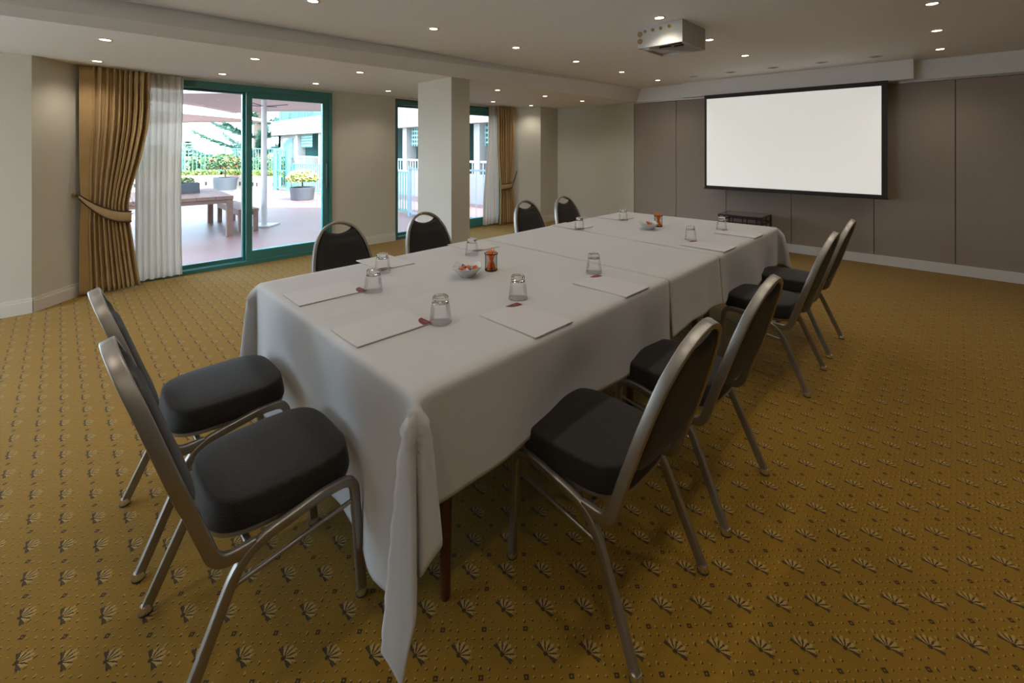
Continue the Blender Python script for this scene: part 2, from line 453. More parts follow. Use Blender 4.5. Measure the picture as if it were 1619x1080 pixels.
# ceilings: upper field, lowered field by the windows, and the face between them
bm = bmesh.new()
box(bm, -4.2, 3.3, -3.3, 7.1, ZU, ZU+.12)
struct(obj('ceiling', bm, 'ceil'))
bm = bmesh.new()
y0, y1 = -3.3, 6.95
def xb(y): return -4.075+.0245*(y+.25)
def xt(y): return -4.115+.0455*(y-.28)
lo = [bm.verts.new((xb(y), y, ZL)) for y in (y0, y1)]
hi = [bm.verts.new((xt(y), y, ZU)) for y in (y0, y1)]
ol = [bm.verts.new((-6.3, y, ZL)) for y in (y0, y1)]
oh = [bm.verts.new((-6.3, y, ZU+.1)) for y in (y0, y1)]
h2 = [bm.verts.new((xt(y), y, ZU+.1)) for y in (y0, y1)]
for q in ((lo[0], lo[1], hi[1], hi[0]), (ol[0], ol[1], lo[1], lo[0]), (oh[0], oh[1], ol[1], ol[0]), (hi[0], hi[1], h2[1], h2[0]), (h2[0], h2[1], oh[1], oh[0]),
          (lo[0], hi[0], h2[0], oh[0], ol[0]), (lo[1], ol[1], oh[1], h2[1], hi[1])): bm.faces.new(q)
struct(obj('ceiling_lowered', bm, 'ceil'))
# unseen roof mass, added to stop light leaks and shade the terrace
bm = bmesh.new(); box(bm, -6.45, 3.3, -3.45, 7.2, 3., 6.6); struct(obj('ceiling_roof_shade', bm, 'stucco'))
# folding partition, bulkhead, track
def yp(x): return 6.955+.0225*(x+3.95)
bm = bmesh.new()
seams = [-3.945, -3.21, -2.45, -1.61, -.73, -.02, .85, 1.7, 2.55, 3.15]
for a, b in zip(seams, seams[1:]):
    g = .004
    prism(bm, [(a+g, yp(a)), (b-g, yp(b)), (b-g, yp(b)+.05), (a+g, yp(a)+.05)], .105, 2.178, 0)
prism(bm, [(-3.95, yp(-3.95)+.03), (3.15, yp(3.15)+.03), (3.15, yp(3.15)+.12), (-3.95, yp(-3.95)+.12)], 0, 2.2, 1)
struct(obj('wall_far_partition', bm, ['part', 'joint']))
bm = bmesh.new()
prism(bm, [(-3.95, yp(-3.95)-.02), (3.15, yp(3.15)-.02), (3.15, yp(3.15)+.06), (-3.95, yp(-3.95)+.06)], 0, .112)
struct(obj('baseboard_far', bm, 'trimw'))
bm = bmesh.new()
prism(bm, [(xb(6.93)-.05, 6.93), (3.2, yp(3.2)-.025), (3.2, 7.3), (xb(6.93)-.05, 7.3)], 2.207, ZU+.05)
box(bm, -3.046, -.36, 6.83, 6.98, 2.203, ZU+.03)
struct(obj('trim_1', bm, 'ceil'))
bm = bmesh.new()
prism(bm, [(-3.94, yp(-3.94)-.012), (3.15, yp(3.15)-.012), (3.15, yp(3.15)+.05), (-3.94, yp(-3.94)+.05)], 2.182, 2.208)
box(bm, -3.945, -3.90, 6.935, 6.96, 2.182, 2.205)
struct(obj('trim_2', bm, 'alu'))
# baseboards on the window side
def base_run(name, pts, h=.125):
    bm = bmesh.new()
    for a, b in zip(pts, pts[1:]):
        a = Vector(a); b = Vector(b); d = (b-a).normalized(); n = Vector((d.y, -d.x))
        for t, z0, z1 in ((.016, 0, h-.025), (.010, h-.025, h)):
            prism(bm, [a, b, b+n*t, a+n*t], z0, z1)
    return struct(obj(name, bm, 'trim'))
base_run('baseboard_left', [(-5.63, -.85), (-5.63, -.165), (-5.99, .15)])
base_run('baseboard_left', [(-6.12, 2.638), (-6.12, 3.62)])
base_run('baseboard_left', [(-6.14, 6.0), (-5.63, 6.44), (-5.63, 6.95), (-3.96, 6.95)])

# ------------------------------------------------------------------ sliding doors
def sliding_door(name, X, y0, y1, ztop, ymull):
    r = struct(empty(name, (X, (y0+y1)/2, 0)))
    X0 = 0.; cy = (y0+y1)/2; a, b, m_ = y0-cy, y1-cy, ymull-cy
    bm = bmesh.new()       # outer frame
    box(bm, -.16, .02, a, a+.05, 0, ztop, .004); box(bm, -.16, .02, b-.035, b, 0, ztop, .004)
    box(bm, -.16, .02, a+.05, b-.035, ztop-.075, ztop, .004); box(bm, -.16, .02, a+.05, b-.035, 0, .045, .004)
    struct(obj('door_frame', bm, 'teal', r))
    bm = bmesh.new()       # fixed leaf, in the outer track
    box(bm, -.14, -.085, a+.05, m_-.03, ztop-.10, ztop-.072); box(bm, -.14, -.085, a+.05, m_-.03, .045, .085)
    box(bm, -.14, -.085, m_-.045, m_+.015, .045, ztop-.075, .004); box(bm, -.14, -.085, a+.05, a+.11, .045, ztop-.075)
    obj('fixed_leaf', bm, 'teal', r)
    bm = bmesh.new(); box(bm, -.084, -.078, m_-.045, m_-.030, .05, ztop-.08); obj('edge_strip', bm, 'tealb', r)
    bm = bmesh.new()       # sliding leaf, in the inner track
    box(bm, -.07, -.01, m_-.02, m_+.045, .03, ztop-.06, .004); box(bm, -.07, -.01, b-.115, b-.036, .03, ztop-.06, .004)
    box(bm, -.07, -.01, m_+.045, b-.115, ztop-.15, ztop-.06, .004); box(bm, -.07, -.01, m_+.045, b-.115, .03, .15, .004)
    sl = obj('sliding_leaf', bm, 'teal', r)
    bm = bmesh.new()
    box(bm, -.068, -.012, b-.118, b-.114, .15, ztop-.15); box(bm, -.075, -.012, m_+.045, b-.115, .15, .158); box(bm, -.062, -.05, b-.108, b-.1, .1, ztop-.1)
    obj('edge_strip', bm, 'tealb', r)
    bm = bmesh.new()
    for z in (.9, 1.02, 1.14): box(bm, -.008, .012, b-.085, b-.065, z, z+.02, .003)
    box(bm, -.01, .008, b-.083, b-.067, .86, 1.2, .003)
    obj('door_lock', bm, 'steel', r)
    for nm, (u, v, w, z0, z1) in (('pane', (a+.11, m_-.045, -.115, .085, ztop-.10)), ('pane', (m_+.045, b-.115, -.04, .15, ztop-.15))):
        bm = bmesh.new(); box(bm, w-.003, w+.003, u, v, z0, z1); obj(nm, bm, 'glass', r)
    return r
sliding_door('door_1', -6.115, .30, 2.635, 2.172, 1.615)
sliding_door('door_added_side', -5.66, -3.15, -.85, 2.172, -2.)  # unseen door, added only to let in more daylight
for nm, cx_ in (('door_added_near', -4.225),):  # extra door out of view, added as a daylight source behind the camera
    dd_ = sliding_door(nm, 0, -1.225, 1.225, 2.172, 0.)
    dd_.location = (cx_, -3.31, 0); dd_.rotation_euler = (0, 0, R(90))
sliding_door('door_2', -6.165, 3.635, 5.99, 2.165, 5.10)

# ------------------------------------------------------------------ curtains
def drape(name, xf, left, right, z0, z1, n, amp, m, seed, flat=0., nu=220, nv=46, side=1):
    rnd = random.Random(seed); ph = [rnd.uniform(0, 6.28) for _ in range(6)]
    bm = bmesh.new()
    def fold(u, z):
        uu = u + .012*math.sin(7*u+ph[0]) + .01*math.sin(13*u+ph[1]+z*.6)
        w = math.sin(2*PI*n*uu)*.75 + .35*math.sin(2*PI*n*2.1*uu+ph[2]+.5*math.sin(z*2)) + .25*math.sin(2*PI*n*.47*uu+ph[3])
        e = sstep((u-flat)/.05) if flat > 0 else (sstep((1-flat+u*0-0)/.05) if flat == 0 else sstep((1+flat-u)/.05))
        return w*e
    def fn(u, v):
        z = lerp(z0, z1, v); y = lerp(left(z), right(z), u)
        wid = abs(right(z)-left(z))
        return (xf(y, z)+amp*fold(u, z)*(1.0 if z < 2. else .75), y, z+(0.004*math.sin(30*u) if v == 0 else 0))
    grid_mesh(bm, nu, nv, fn)
    o = obj(name, bm, m, smooth=True, fixn=False)
    return solid(o, .003 if m != 'sheer' else .0)
d = drape('gold_drape', lambda y, z: -5.885-.10*(y-.15)+.03*math.exp(-((z-.85)/.3)**2), lambda z: .128+.012*math.exp(-((z-.9)/.2)**2),
          lambda z: interp(z, [(0, .585), (.3, .545), (.7, .495), (.85, .485), (1.0, .51), (1.3, .585), (1.6, .64), (1.8, .655), (2.2, .66)]), .012, 2.195, 11.5, .030, 'drape', 3, flat=.15, nu=320)
tag(d, 'pleated gold drape gathered beside the wide door to the terrace table', 'curtain', 'gold drapes at the terrace doors')
d = drape('sheer_curtain', lambda y, z: -6.035, lambda z: .55, lambda z: .948-.01*math.sin(z*2), .03, 2.19, 7, .020, 'sheer', 5, nu=160)
tag(d, 'white sheer curtain between a gold drape and the wide terrace door', 'curtain', 'sheer curtains')
d.modifiers.clear()
d = drape('gold_drape', lambda y, z: -5.985+.12*(y-5.7), lambda z: interp(z, [(0, 5.70), (.75, 5.715), (1.3, 5.67), (2.2, 5.655)]),
          lambda z: interp(z, [(0, 6.09), (.4, 6.07), (.75, 6.00), (1.1, 6.045), (1.5, 6.06), (2.2, 6.06)]), .012, 2.195, 7.5, .034, 'drape', 11, flat=-.12, nu=180)
tag(d, 'pleated gold drape hanging past the pillar, tied with dark cords', 'curtain', 'gold drapes at the terrace doors')
d = drape('sheer_curtain', lambda y, z: -6.07, lambda z: interp(z, [(0, 5.36), (.5, 5.37), (1., 5.42), (1.5, 5.49), (2.2, 5.50)]), lambda z: 5.76, .03, 2.19, 6, .024, 'sheer', 8, nu=150)
d.modifiers.clear()
tag(d, 'white sheer curtain hanging at the narrow glass strip behind the pillar', 'curtain', 'sheer curtains')

def tieback(pts_top, pts_bot, label, corded):
    bm = bmesh.new(); n = len(pts_top)
    c = Vector(pts_top[0])
    if corded: c = c
    V = [[bm.verts.new(Vector(a).lerp(Vector(b), t)+Vector((.006*math.sin(PI*t), 0, 0))) for t in (0, .25, .5, .75, 1)] for a, b in zip(pts_top, pts_bot)]
    for i in range(n-1):
        for j in range(4): bm.faces.new((V[i][j], V[i+1][j], V[i+1][j+1], V[i][j+1]))
    o = obj('curtain_tieback', bm, 'tie', smooth=True, fixn=False); solid(o, .006)
    tag(o, label, 'tieback', 'curtain tiebacks')
    for pts in (pts_top, pts_bot):
        bm = bmesh.new(); sweep(bm, [Vector(p)+Vector((.004, 0, 0)) for p in pts], circ(.0055, 8)); obj('piping', bm, 'piping', o, smooth=True)
    return o
def tpath(ys, zs, xf): return [(xf(y), y, z) for y, z in zip(ys, zs)]
N = 14
ys = [.125+.375*i/(N-1) for i in range(N)]
xf = lambda y: -5.835-.115*(y-.15)+.02*math.sin(PI*(y-.13)/.38)
top = [(xf(y), y, .975-.195*(1-(1-i/(N-1))**1.9)) for i, y in enumerate(ys)]
bot = [(xf(y)+.004, y, .940-.265*(1-(1-i/(N-1))**2.1)) for i, y in enumerate(ys)]
top += [(-5.90, .507, .778), (-5.95, .500, .778)]; bot += [(-5.90, .505, .676), (-5.95, .498, .676)]
tb = tieback(top, bot, 'gold tieback with dark piping around the drape near the bare wall', False)
bm = bmesh.new(); lathe(bm, [(0, 0), (.018, 0), (.022, .006), (.016, .014), (.006, .018), (.006, .05), (.014, .055), (.016, .062), (0, .068)], 14)
bmesh.ops.rotate(bm, verts=bm.verts, cent=(0, 0, 0), matrix=Matrix.Rotation(R(90), 3, 'Y'))
hk = obj('curtain_hook', bm, 'brass', smooth=True, loc=(-5.875, .118, .965)); hk.rotation_euler = (0, 0, R(-42))
hk.location = (-5.955, .125, .965)
tag(hk, 'small brass hook on the angled wall holding the piped tieback', 'hook')
ys = [5.70+.37*i/(N-1) for i in range(N)]
xf = lambda y: -5.94+.12*(y-5.7)
top = [(xf(y)+.012*math.sin(PI*i/(N-1)), y, .76+.03*(i/(N-1))**2+(.20*max(0, i/(N-1)-.72)/.28)**1.0) for i, y in enumerate(ys)]
bot = [(xf(y)+.012*math.sin(PI*i/(N-1)), y, .655+.06*(i/(N-1))**2+(.26*max(0, i/(N-1)-.66)/.34)) for i, y in enumerate(ys)]
tieback(top, bot, 'thin dark corded tieback around the drape past the pillar', True)

# ------------------------------------------------------------------ downlights
def make_downlight():
    r = empty('ceiling_downlight', (0, 0, 0))
    bm = bmesh.new(); lathe(bm, [(.032, .002), (.034, -.003), (.046, -.004), (.049, -.001), (.049, .001)], 28); obj('fitting_ring', bm, 'ring', r, smooth=True)
    bm = bmesh.new(); lathe(bm, [(0, -.0015), (.020, -.0025), (.032, -.0005), (.0325, .002)], 24); obj('lamp_lens', bm, 'lamp', r, smooth=True)
    l = bpy.data.lights.new('lamp_bulb', 'SPOT'); l.energy = 10.; l.spot_size = R(132); l.spot_blend = 1.; l.color = (1., .915, .80); l.shadow_soft_size = .03
    lo_ = bpy.data.objects.new('lamp_bulb', l); COL.objects.link(lo_); lo_.parent = r; lo_.location = (0, 0, -.02)
    return r
DL = make_downlight(); first = True
upper = [(-3.18, 1.24+i*1.01) for i in range(-3, 6)] + [(-1.66, 3.31+i*1.0) for i in range(-5, 3)] + [(-.13, 4.35+i*1.015) for i in range(-6, 3)] + [(1.4, 4.35+i*1.3) for i in range(-4, 2)]
lower = [(-4.445, .236+i*.99) for i in (-2, -1, 0, 1, 2, 4, 5, 5.96)] + [(-5.58, .24+i*.985) for i in (-2, -1, 0, 1, 2, 3, 5, 5.97)]
ONX = {-3.18: 'along the dropped beam', -1.66: 'in line with the projector box', -.13: 'beyond the projector box', 1.4: 'over the open carpet'}
for k, (x, y) in enumerate(upper+lower):
    o = DL if first else copy_tree(DL); first = False
    o.location = (x, y, ZU if k < len(upper) else ZL)
    if k < len(upper): lab = 'small round lit downlight in the upper ceiling, ' + ONX[x]; g = 'downlights: ' + ONX[x]
    elif x < -5: lab = 'small round lit downlight in the lowered ceiling close to the window wall'; g = 'downlights close to the window wall'
    else: lab = 'small round lit downlight in the lowered ceiling halfway to the beam'; g = 'downlights halfway between windows and beam'
    tag(o, lab, 'ceiling light', g)
    o['_k'] = 0; del o['_k']
# lamps over the wall end burn lower; make data per zone so the lowered ceiling is dimmer
for k, (x, y) in enumerate([(-2.666, 6.32), (-2.157, 6.32), (-1.655, 6.34), (-1.146, 6.37), (-.646, 6.39)]):
    bm = bmesh.new(); lathe(bm, [(.040, .001), (.043, -.004), (.062, -.005), (.066, .001)], 24)
    o = obj('wall_washer', bm, 'ring', smooth=True, loc=(x, y, ZU))
    bm = bmesh.new(); lathe(bm, [(0, -.002), (.041, -.002), (.041, .002)], 24); obj('lamp_lens', bm, 'off', o, smooth=True)
    tag(o, 'unlit recessed wall washer in the row in front of the screen bulkhead', 'ceiling light', 'unlit wall washers')

# ------------------------------------------------------------------ projector housing, screen
pb = empty('projector_housing', (-1.735, 3.68, ZU))
tag(pb, 'white projector box with round ports hanging from the upper ceiling', 'projector')
bm = bmesh.new()
W, D2, Hh = .195, .225, .18
t = .012
box(bm, -W, W, -D2, -D2+t, -Hh, 0); box(bm, W-t, W, -D2+t, D2, -Hh, 0); box(bm, -W, -W+t, -D2+t, D2, -Hh, 0); box(bm, -W+t, W-t, D2-t, D2, -Hh, 0)
box(bm, -W+t, W-t, -D2+t, D2-t, -Hh+.02, -Hh+.03)
obj('housing_shell', bm, 'box', pb)
bm = bmesh.new()
prism(bm, [(-W+.02, -D2+.01), (-W+.10, -D2+.01), (W-.06, D2-.08), (W-.12, D2-.05)], -Hh-.012, -Hh-.004); obj('base_flap', bm, 'box', pb)
bm = bmesh.new()
box(bm, -.06, .04, -.10, -.088, -Hh+.006, -Hh+.022); box(bm, .07, .155, -.15, -.138, -Hh+.006, -Hh+.022); box(bm, .05, .13, -.06, -.05, -Hh+.006, -Hh+.022)
obj('vent_slot', bm, 'dark', pb)
for (u, v, r_) in ((-.172, -.060, .021), (-.170, -.120, .021), (-.125, -.044, .0125), (-.055, -.044, .0135), (.015, -.042, .0135), (.088, -.040, .0145)):
    bm = bmesh.new(); lathe(bm, [(r_*.86, .018), (r_*.9, -.001), (r_, -.0025), (r_*1.03, .002)], 20)
    bmesh.ops.rotate(bm, verts=bm.verts, cent=(0, 0, 0), matrix=Matrix.Rotation(R(-90), 3, 'X'))
    for f in bm.verts: pass
    p = obj('round_port', bm, 'tan', pb, smooth=True, loc=(u, -D2-.002, v))
    bm = bmesh.new(); lathe(bm, [(0, 0), (r_*.9, 0)], 20)
    bmesh.ops.rotate(bm, verts=bm.verts, cent=(0, 0, 0), matrix=Matrix.Rotation(R(90), 3, 'X'))
    obj('port_lining', bm, 'tan', p, loc=(0, -.001, 0))

sc_ = empty('projection_screen', (-1.645, 6.80, .828))
tag(sc_, 'wide white projection screen with black border on the taupe partition', 'projection screen')
XL, XR, YS = -1.045, 1.062, 0.
def scr(name, pts, m, y0, y1):
    bm = bmesh.new()
    a = [bm.verts.new((x, y0, z)) for x, z in pts]; b = [bm.verts.new((x, y1, z)) for x, z in pts]; n = len(pts)
    bm.faces.new(a); bm.faces.new(b[::-1])
    for i in range(n): bm.faces.new((a[i], b[i], b[(i+1) % n], a[(i+1) % n]))
    return obj(name, bm, m, sc_)
scr('screen_border', [(XL, .0), (XR, .0), (XR, 1.37), (XL, 1.37)], 'black', .0, .012)
scr('screen_surface', [(XL+.032, .035), (XR-.055, .035), (XR-.055, 1.318), (XL+.032, 1.318)], 'screen', -.003, .003)
bm = bmesh.new(); box(bm, XL-.008, XR+.008, -.008, .02, -.018, .004, .004); obj('weight_bar', bm, 'black', sc_)
bm = bmesh.new(); box(bm, XL-.004, XR+.004, -.004, .05, 1.345, 1.3755, .003); obj('screen_case', bm, 'black', sc_)

# ------------------------------------------------------------------ low black side table by the partition
st = empty('side_table', (-2.10, 6.70, 0))
tag(st, 'low black metal side table with glass top against the partition', 'table')
w, dp, hh = .27, .21, .50
st.rotation_euler = (0, 0, R(1.3))
bm = bmesh.new()
for s in (-1, 1):
    box(bm, -w, w, s*dp-.011, s*dp+.011, hh-.022, hh, .002); box(bm, s*w-.011, s*w+.011, -dp, dp, hh-.022, hh, .002)
    box(bm, -w, w, s*dp-.008, s*dp+.008, hh-.10, hh-.085); box(bm, s*w-.008, s*w+.008, -dp, dp, hh-.10, hh-.085)
obj('top_frame', bm, 'blacktable', st)
for sx in (-1, 1):
    for sy in (-1, 1):
        bm = bmesh.new(); box(bm, sx*w-.012, sx*w+.012, sy*dp-.012, sy*dp+.012, 0, hh-.005, .002); obj('leg', bm, 'blacktable', st)
bm = bmesh.new()
for s in (-1, 1):
    for u in (-.33, .33): box(bm, u*w-.006, u*w+.006, s*dp-.007, s*dp+.007, .06, hh-.02)
    for u in (0,): box(bm, s*w-.006, s*w+.006, u*dp-.006, u*dp+.006, .06, hh-.02)
    box(bm, -w, w, s*dp-.008, s*dp+.008, .05, .066); box(bm, s*w-.008, s*w+.008, -dp, dp, .05, .066)
obj('side_bars', bm, 'blacktable', st)
bm = bmesh.new(); box(bm, -w+.012, w-.012, -dp+.012, dp-.012, hh-.008, hh-.001); obj('glass_top', bm, 'tglass', st)

# ------------------------------------------------------------------ conference tables and cloths
TZ = .742
NR, NL, FL, FR = (-1.026, .672), (-2.419, .688), (-2.511, 4.20), (-1.083, 4.245)
def edge_pt(a, b, t): return (lerp(a[0], b[0], t), lerp(a[1], b[1], t))
tabs = [(0., .418), (.418, .613), (.613, 1.)]
tl = ['brown folding table under the pencil-cup end, one dark red leg showing', 'brown folding table under the short middle cloth', 'brown folding table under the cloth closest to the screen']
for (a, b), lab in zip(tabs, tl):
    fl_ = {0.: 0., .418: .4245, .613: .657, 1.: 1.}
    r0, r1 = edge_pt(NR, FR, a+.006), edge_pt(NR, FR, b-.006); l0, l1 = edge_pt(NL, FL, fl_[a]+.006), edge_pt(NL, FL, fl_[b]-.006)
    cx = (r0[0]+r1[0]+l0[0]+l1[0])/4; cy = (r0[1]+r1[1]+l0[1]+l1[1])/4
    o = empty('folding_table', (cx, cy, 0)); tag(o, lab, 'table')
    ins = lambda p: (cx+(p[0]-cx)*.985-cx, cy+(p[1]-cy)*.985-cy)
    q = [ins(p) for p in (r0, r1, l1, l0)]
    bm = bmesh.new(); prism(bm, q, TZ-.030, TZ-.004); obj('tabletop', bm, 'ply', o)
    for i, p in enumerate(q):
        bm = bmesh.new()
        x, y = p[0]*.86, p[1]*(.80 if a == 0 else .86)
        lathe(bm, [(.0, 0), (.014, 0), (.016, .01), (.019, .25), (.021, .70), (.0, .712)], 12, (0, 0, 0))
        obj('leg', bm, 'wood', o, smooth=True, loc=(x, y, 0))

def tablecloth(corners, hang, nrm_flare, label, z=TZ, seams=(), seed=1, push=()):
    """corners: (near right, far right, far left, near left); hang: overhang of (near, right, far, left) sides, 0 at a seam"""
    rnd = random.Random(seed); ph = [rnd.uniform(0, 6.28) for _ in range(12)]
    nr, fr, fl, nl = [Vector(c) for c in corners]
    hn, hr, hf, hl = hang
    W_ = ((nr-nl).length+(fr-fl).length)/2; L_ = ((fr-nr).length+(fl-nl).length)/2
    st_ = .0155
    def axis(h0, w, h1):
        n0 = max(0, round(h0/st_)); n1 = max(0, round(h1/st_)); n = round(w/.03)
        return [-h0+h0*i/n0 for i in range(n0)] + [w*i/n for i in range(n+1)] + [w+h1*(i+1)/n1 for i in range(n1)]
    us = sorted(set(axis(hl, W_, hr)+[W_*.497+q for q in (-.012, -.006, 0., .006, .012)])); vs = axis(hn, L_, hf)
    ex = (nr-nl).normalized(); ey = (fr-nr).normalized()
    rho = .013
    def prof(d):   # horizontal reach and drop of cloth passing over the edge
        aq = rho*PI/2
        if d < aq: a = d/rho; return rho*math.sin(a), rho*(1-math.cos(a))
        return rho, rho+(d-aq)
    PR = [(0, 0, 0), (6, -.040, .020), (11, -.068, .070), (24, -.026, .086), (39, .016, .094), (44, .000, .020), (50, .024, .078), (66, .084, .066), (77, .068, .020), (90, 0, 0)]
    def corner(phi, r, flip):
        dg = math.degrees(phi)
        if flip: dg = 90-dg
        u = interp(dg, [(a, b) for a, b, c in PR]); w_ = interp(dg, [(a, c) for a, b, c in PR])
        s = sstep(r/.07)*.38+min(1., r/.62)*.62
        return (-u if flip else u)*s, w_*s
    flare = nrm_flare
    def side_off(d, hmax, t, k):
        f = flare[k]; q = (d/max(hmax, .01))
        wv = .012*math.sin(t*5.2+ph[k])+.008*math.sin(t*11.+ph[k+4])+.004*math.sin(t*23+ph[k+8])
        Lk = (W_, L_, W_, L_)[k]; sa, sb = ((hl, hr), (hn, hf), (hl, hr), (hn, hf))[k]
        sf = (1 if sa > .1 else sstep(t/.12))*(1 if sb > .1 else sstep((Lk-t)/.12))
        o_ = q*f+wv*sstep(q*1.3)*sf
        for kk, c, wd, am in push:
            if kk == k: o_ -= am*math.exp(-((t-c)/wd)**2)*sstep((d-.05)/.25)
        return o_
    def place(u, v):
        uu = min(max(u, 0), W_); vv = min(max(v, 0), L_)
        a = nl.lerp(nr, uu/W_); b = fl.lerp(fr, uu/W_); base = a.lerp(b, vv/L_)
        du = u-uu; dv = v-vv
        zz = z+.0010*math.sin(u*9+ph[0])*math.sin(v*7+ph[1])+.0013*math.exp(-((u-W_*.497)/.006)**2)
        if du == 0 and dv == 0: return (base.x, base.y, zz)
        if du == 0 or dv == 0:
            if dv < 0: k, n, h, t, e = 0, -ey, hn, u, min(u if hl > 0 else 9, W_-u if hr > 0 else 9)
            elif dv > 0: k, n, h, t, e = 2, ey, hf, u, min(u if hl > 0 else 9, W_-u if hr > 0 else 9)
            elif du > 0: k, n, h, t, e = 1, ex, hr, v, min(v if hn > 0 else 9, L_-v if hf > 0 else 9)
            else: k, n, h, t, e = 3, -ex, hl, v, min(v if hn > 0 else 9, L_-v if hf > 0 else 9)
            dd = abs(du+dv); hx, dz = prof(dd)
            fade = sstep(e/.22)
            o_ = hx + side_off(dd, h, t, k)*fade
            hem = .012*math.sin(t*4.1+ph[k+3])*(dd/h)**2*fade
            p = base+n*o_
            return (p.x, p.y, z-dz+hem)
        na = -ey if dv < 0 else ey; nb = ex if du > 0 else -ex
        r_ = math.hypot(du, dv); r_ = r_ if r_ < .67 else .67+(r_-.67)*.3; phi = math.atan2(abs(du), abs(dv)); hx, dz = prof(r_)
        n = (na*math.cos(phi)+nb*math.sin(phi)).normalized()
        tang = (nb-na).normalized(); dia = (na+nb).normalized()
        uo, wo = corner(phi, r_, False)
        ka = 0 if dv < 0 else 2; kb = 1 if du > 0 else 3; ha = hn if dv < 0 else hf; hb = hr if du > 0 else hl
        p = base+n*hx+tang*uo+dia*wo+na*(math.cos(phi)**2*flare[ka]*min(1, r_/ha))+nb*(math.sin(phi)**2*flare[kb]*min(1, r_/hb))
        return (p.x, p.y, max(.008, z-dz*.985))
    bm = bmesh.new()
    V = [[bm.verts.new(place(u, v)) for v in vs] for u in us]
    for i in range(len(us)-1):
        for j in range(len(vs)-1): bm.faces.new((V[i][j], V[i+1][j], V[i+1][j+1], V[i][j+1]))
    o = obj('tablecloth', bm, 'cloth', smooth=False, fixn=False)
    for p in o.data.polygons: p.use_smooth = True
    sm = o.modifiers.new('relax', 'SMOOTH'); sm.factor = .5; sm.iterations = 1
    solid(o, .0022, 1.)
    return tag(o, label, 'tablecloth', 'white cloths over the conference tables')
s1r, s1l = edge_pt(NR, FR, .4165), edge_pt(NL, FL, .4245); s2r, s2l = edge_pt(NR, FR, .6130), edge_pt(NL, FL, .6570)
def sh(p, dy): return (p[0], p[1]+dy)
tablecloth((NR, sh(s1r, .003), sh(s1l, .003), NL), (.60, .325, 0, .36), (.0, .022, 0, .02),
           'white tablecloth with the long corner drape reaching the carpet', TZ+.0022, seed=4,
           push=((0, .30, .20, .030), (0, .92, .20, .030), (1, .61, .24, .034), (1, 1.26, .22, .034)))
tablecloth((sh(s1r, .004), sh(s2r, .003), sh(s2l, .003), sh(s1l, .004)), (.0, .300, 0, .36), (.0, .022, 0, .02),
           'short white tablecloth over the middle tables, between two seams', TZ-.0005, seed=9)
tablecloth((sh(s2r, .005), FR, FL, sh(s2l, .005)), (.0, .315, .36, .36), (.0, .030, .03, .02),
           'white tablecloth covering the table end that faces the projection screen', TZ-.0015, seed=13, push=((1, .33, .22, .030), (1, .98, .20, .034)))

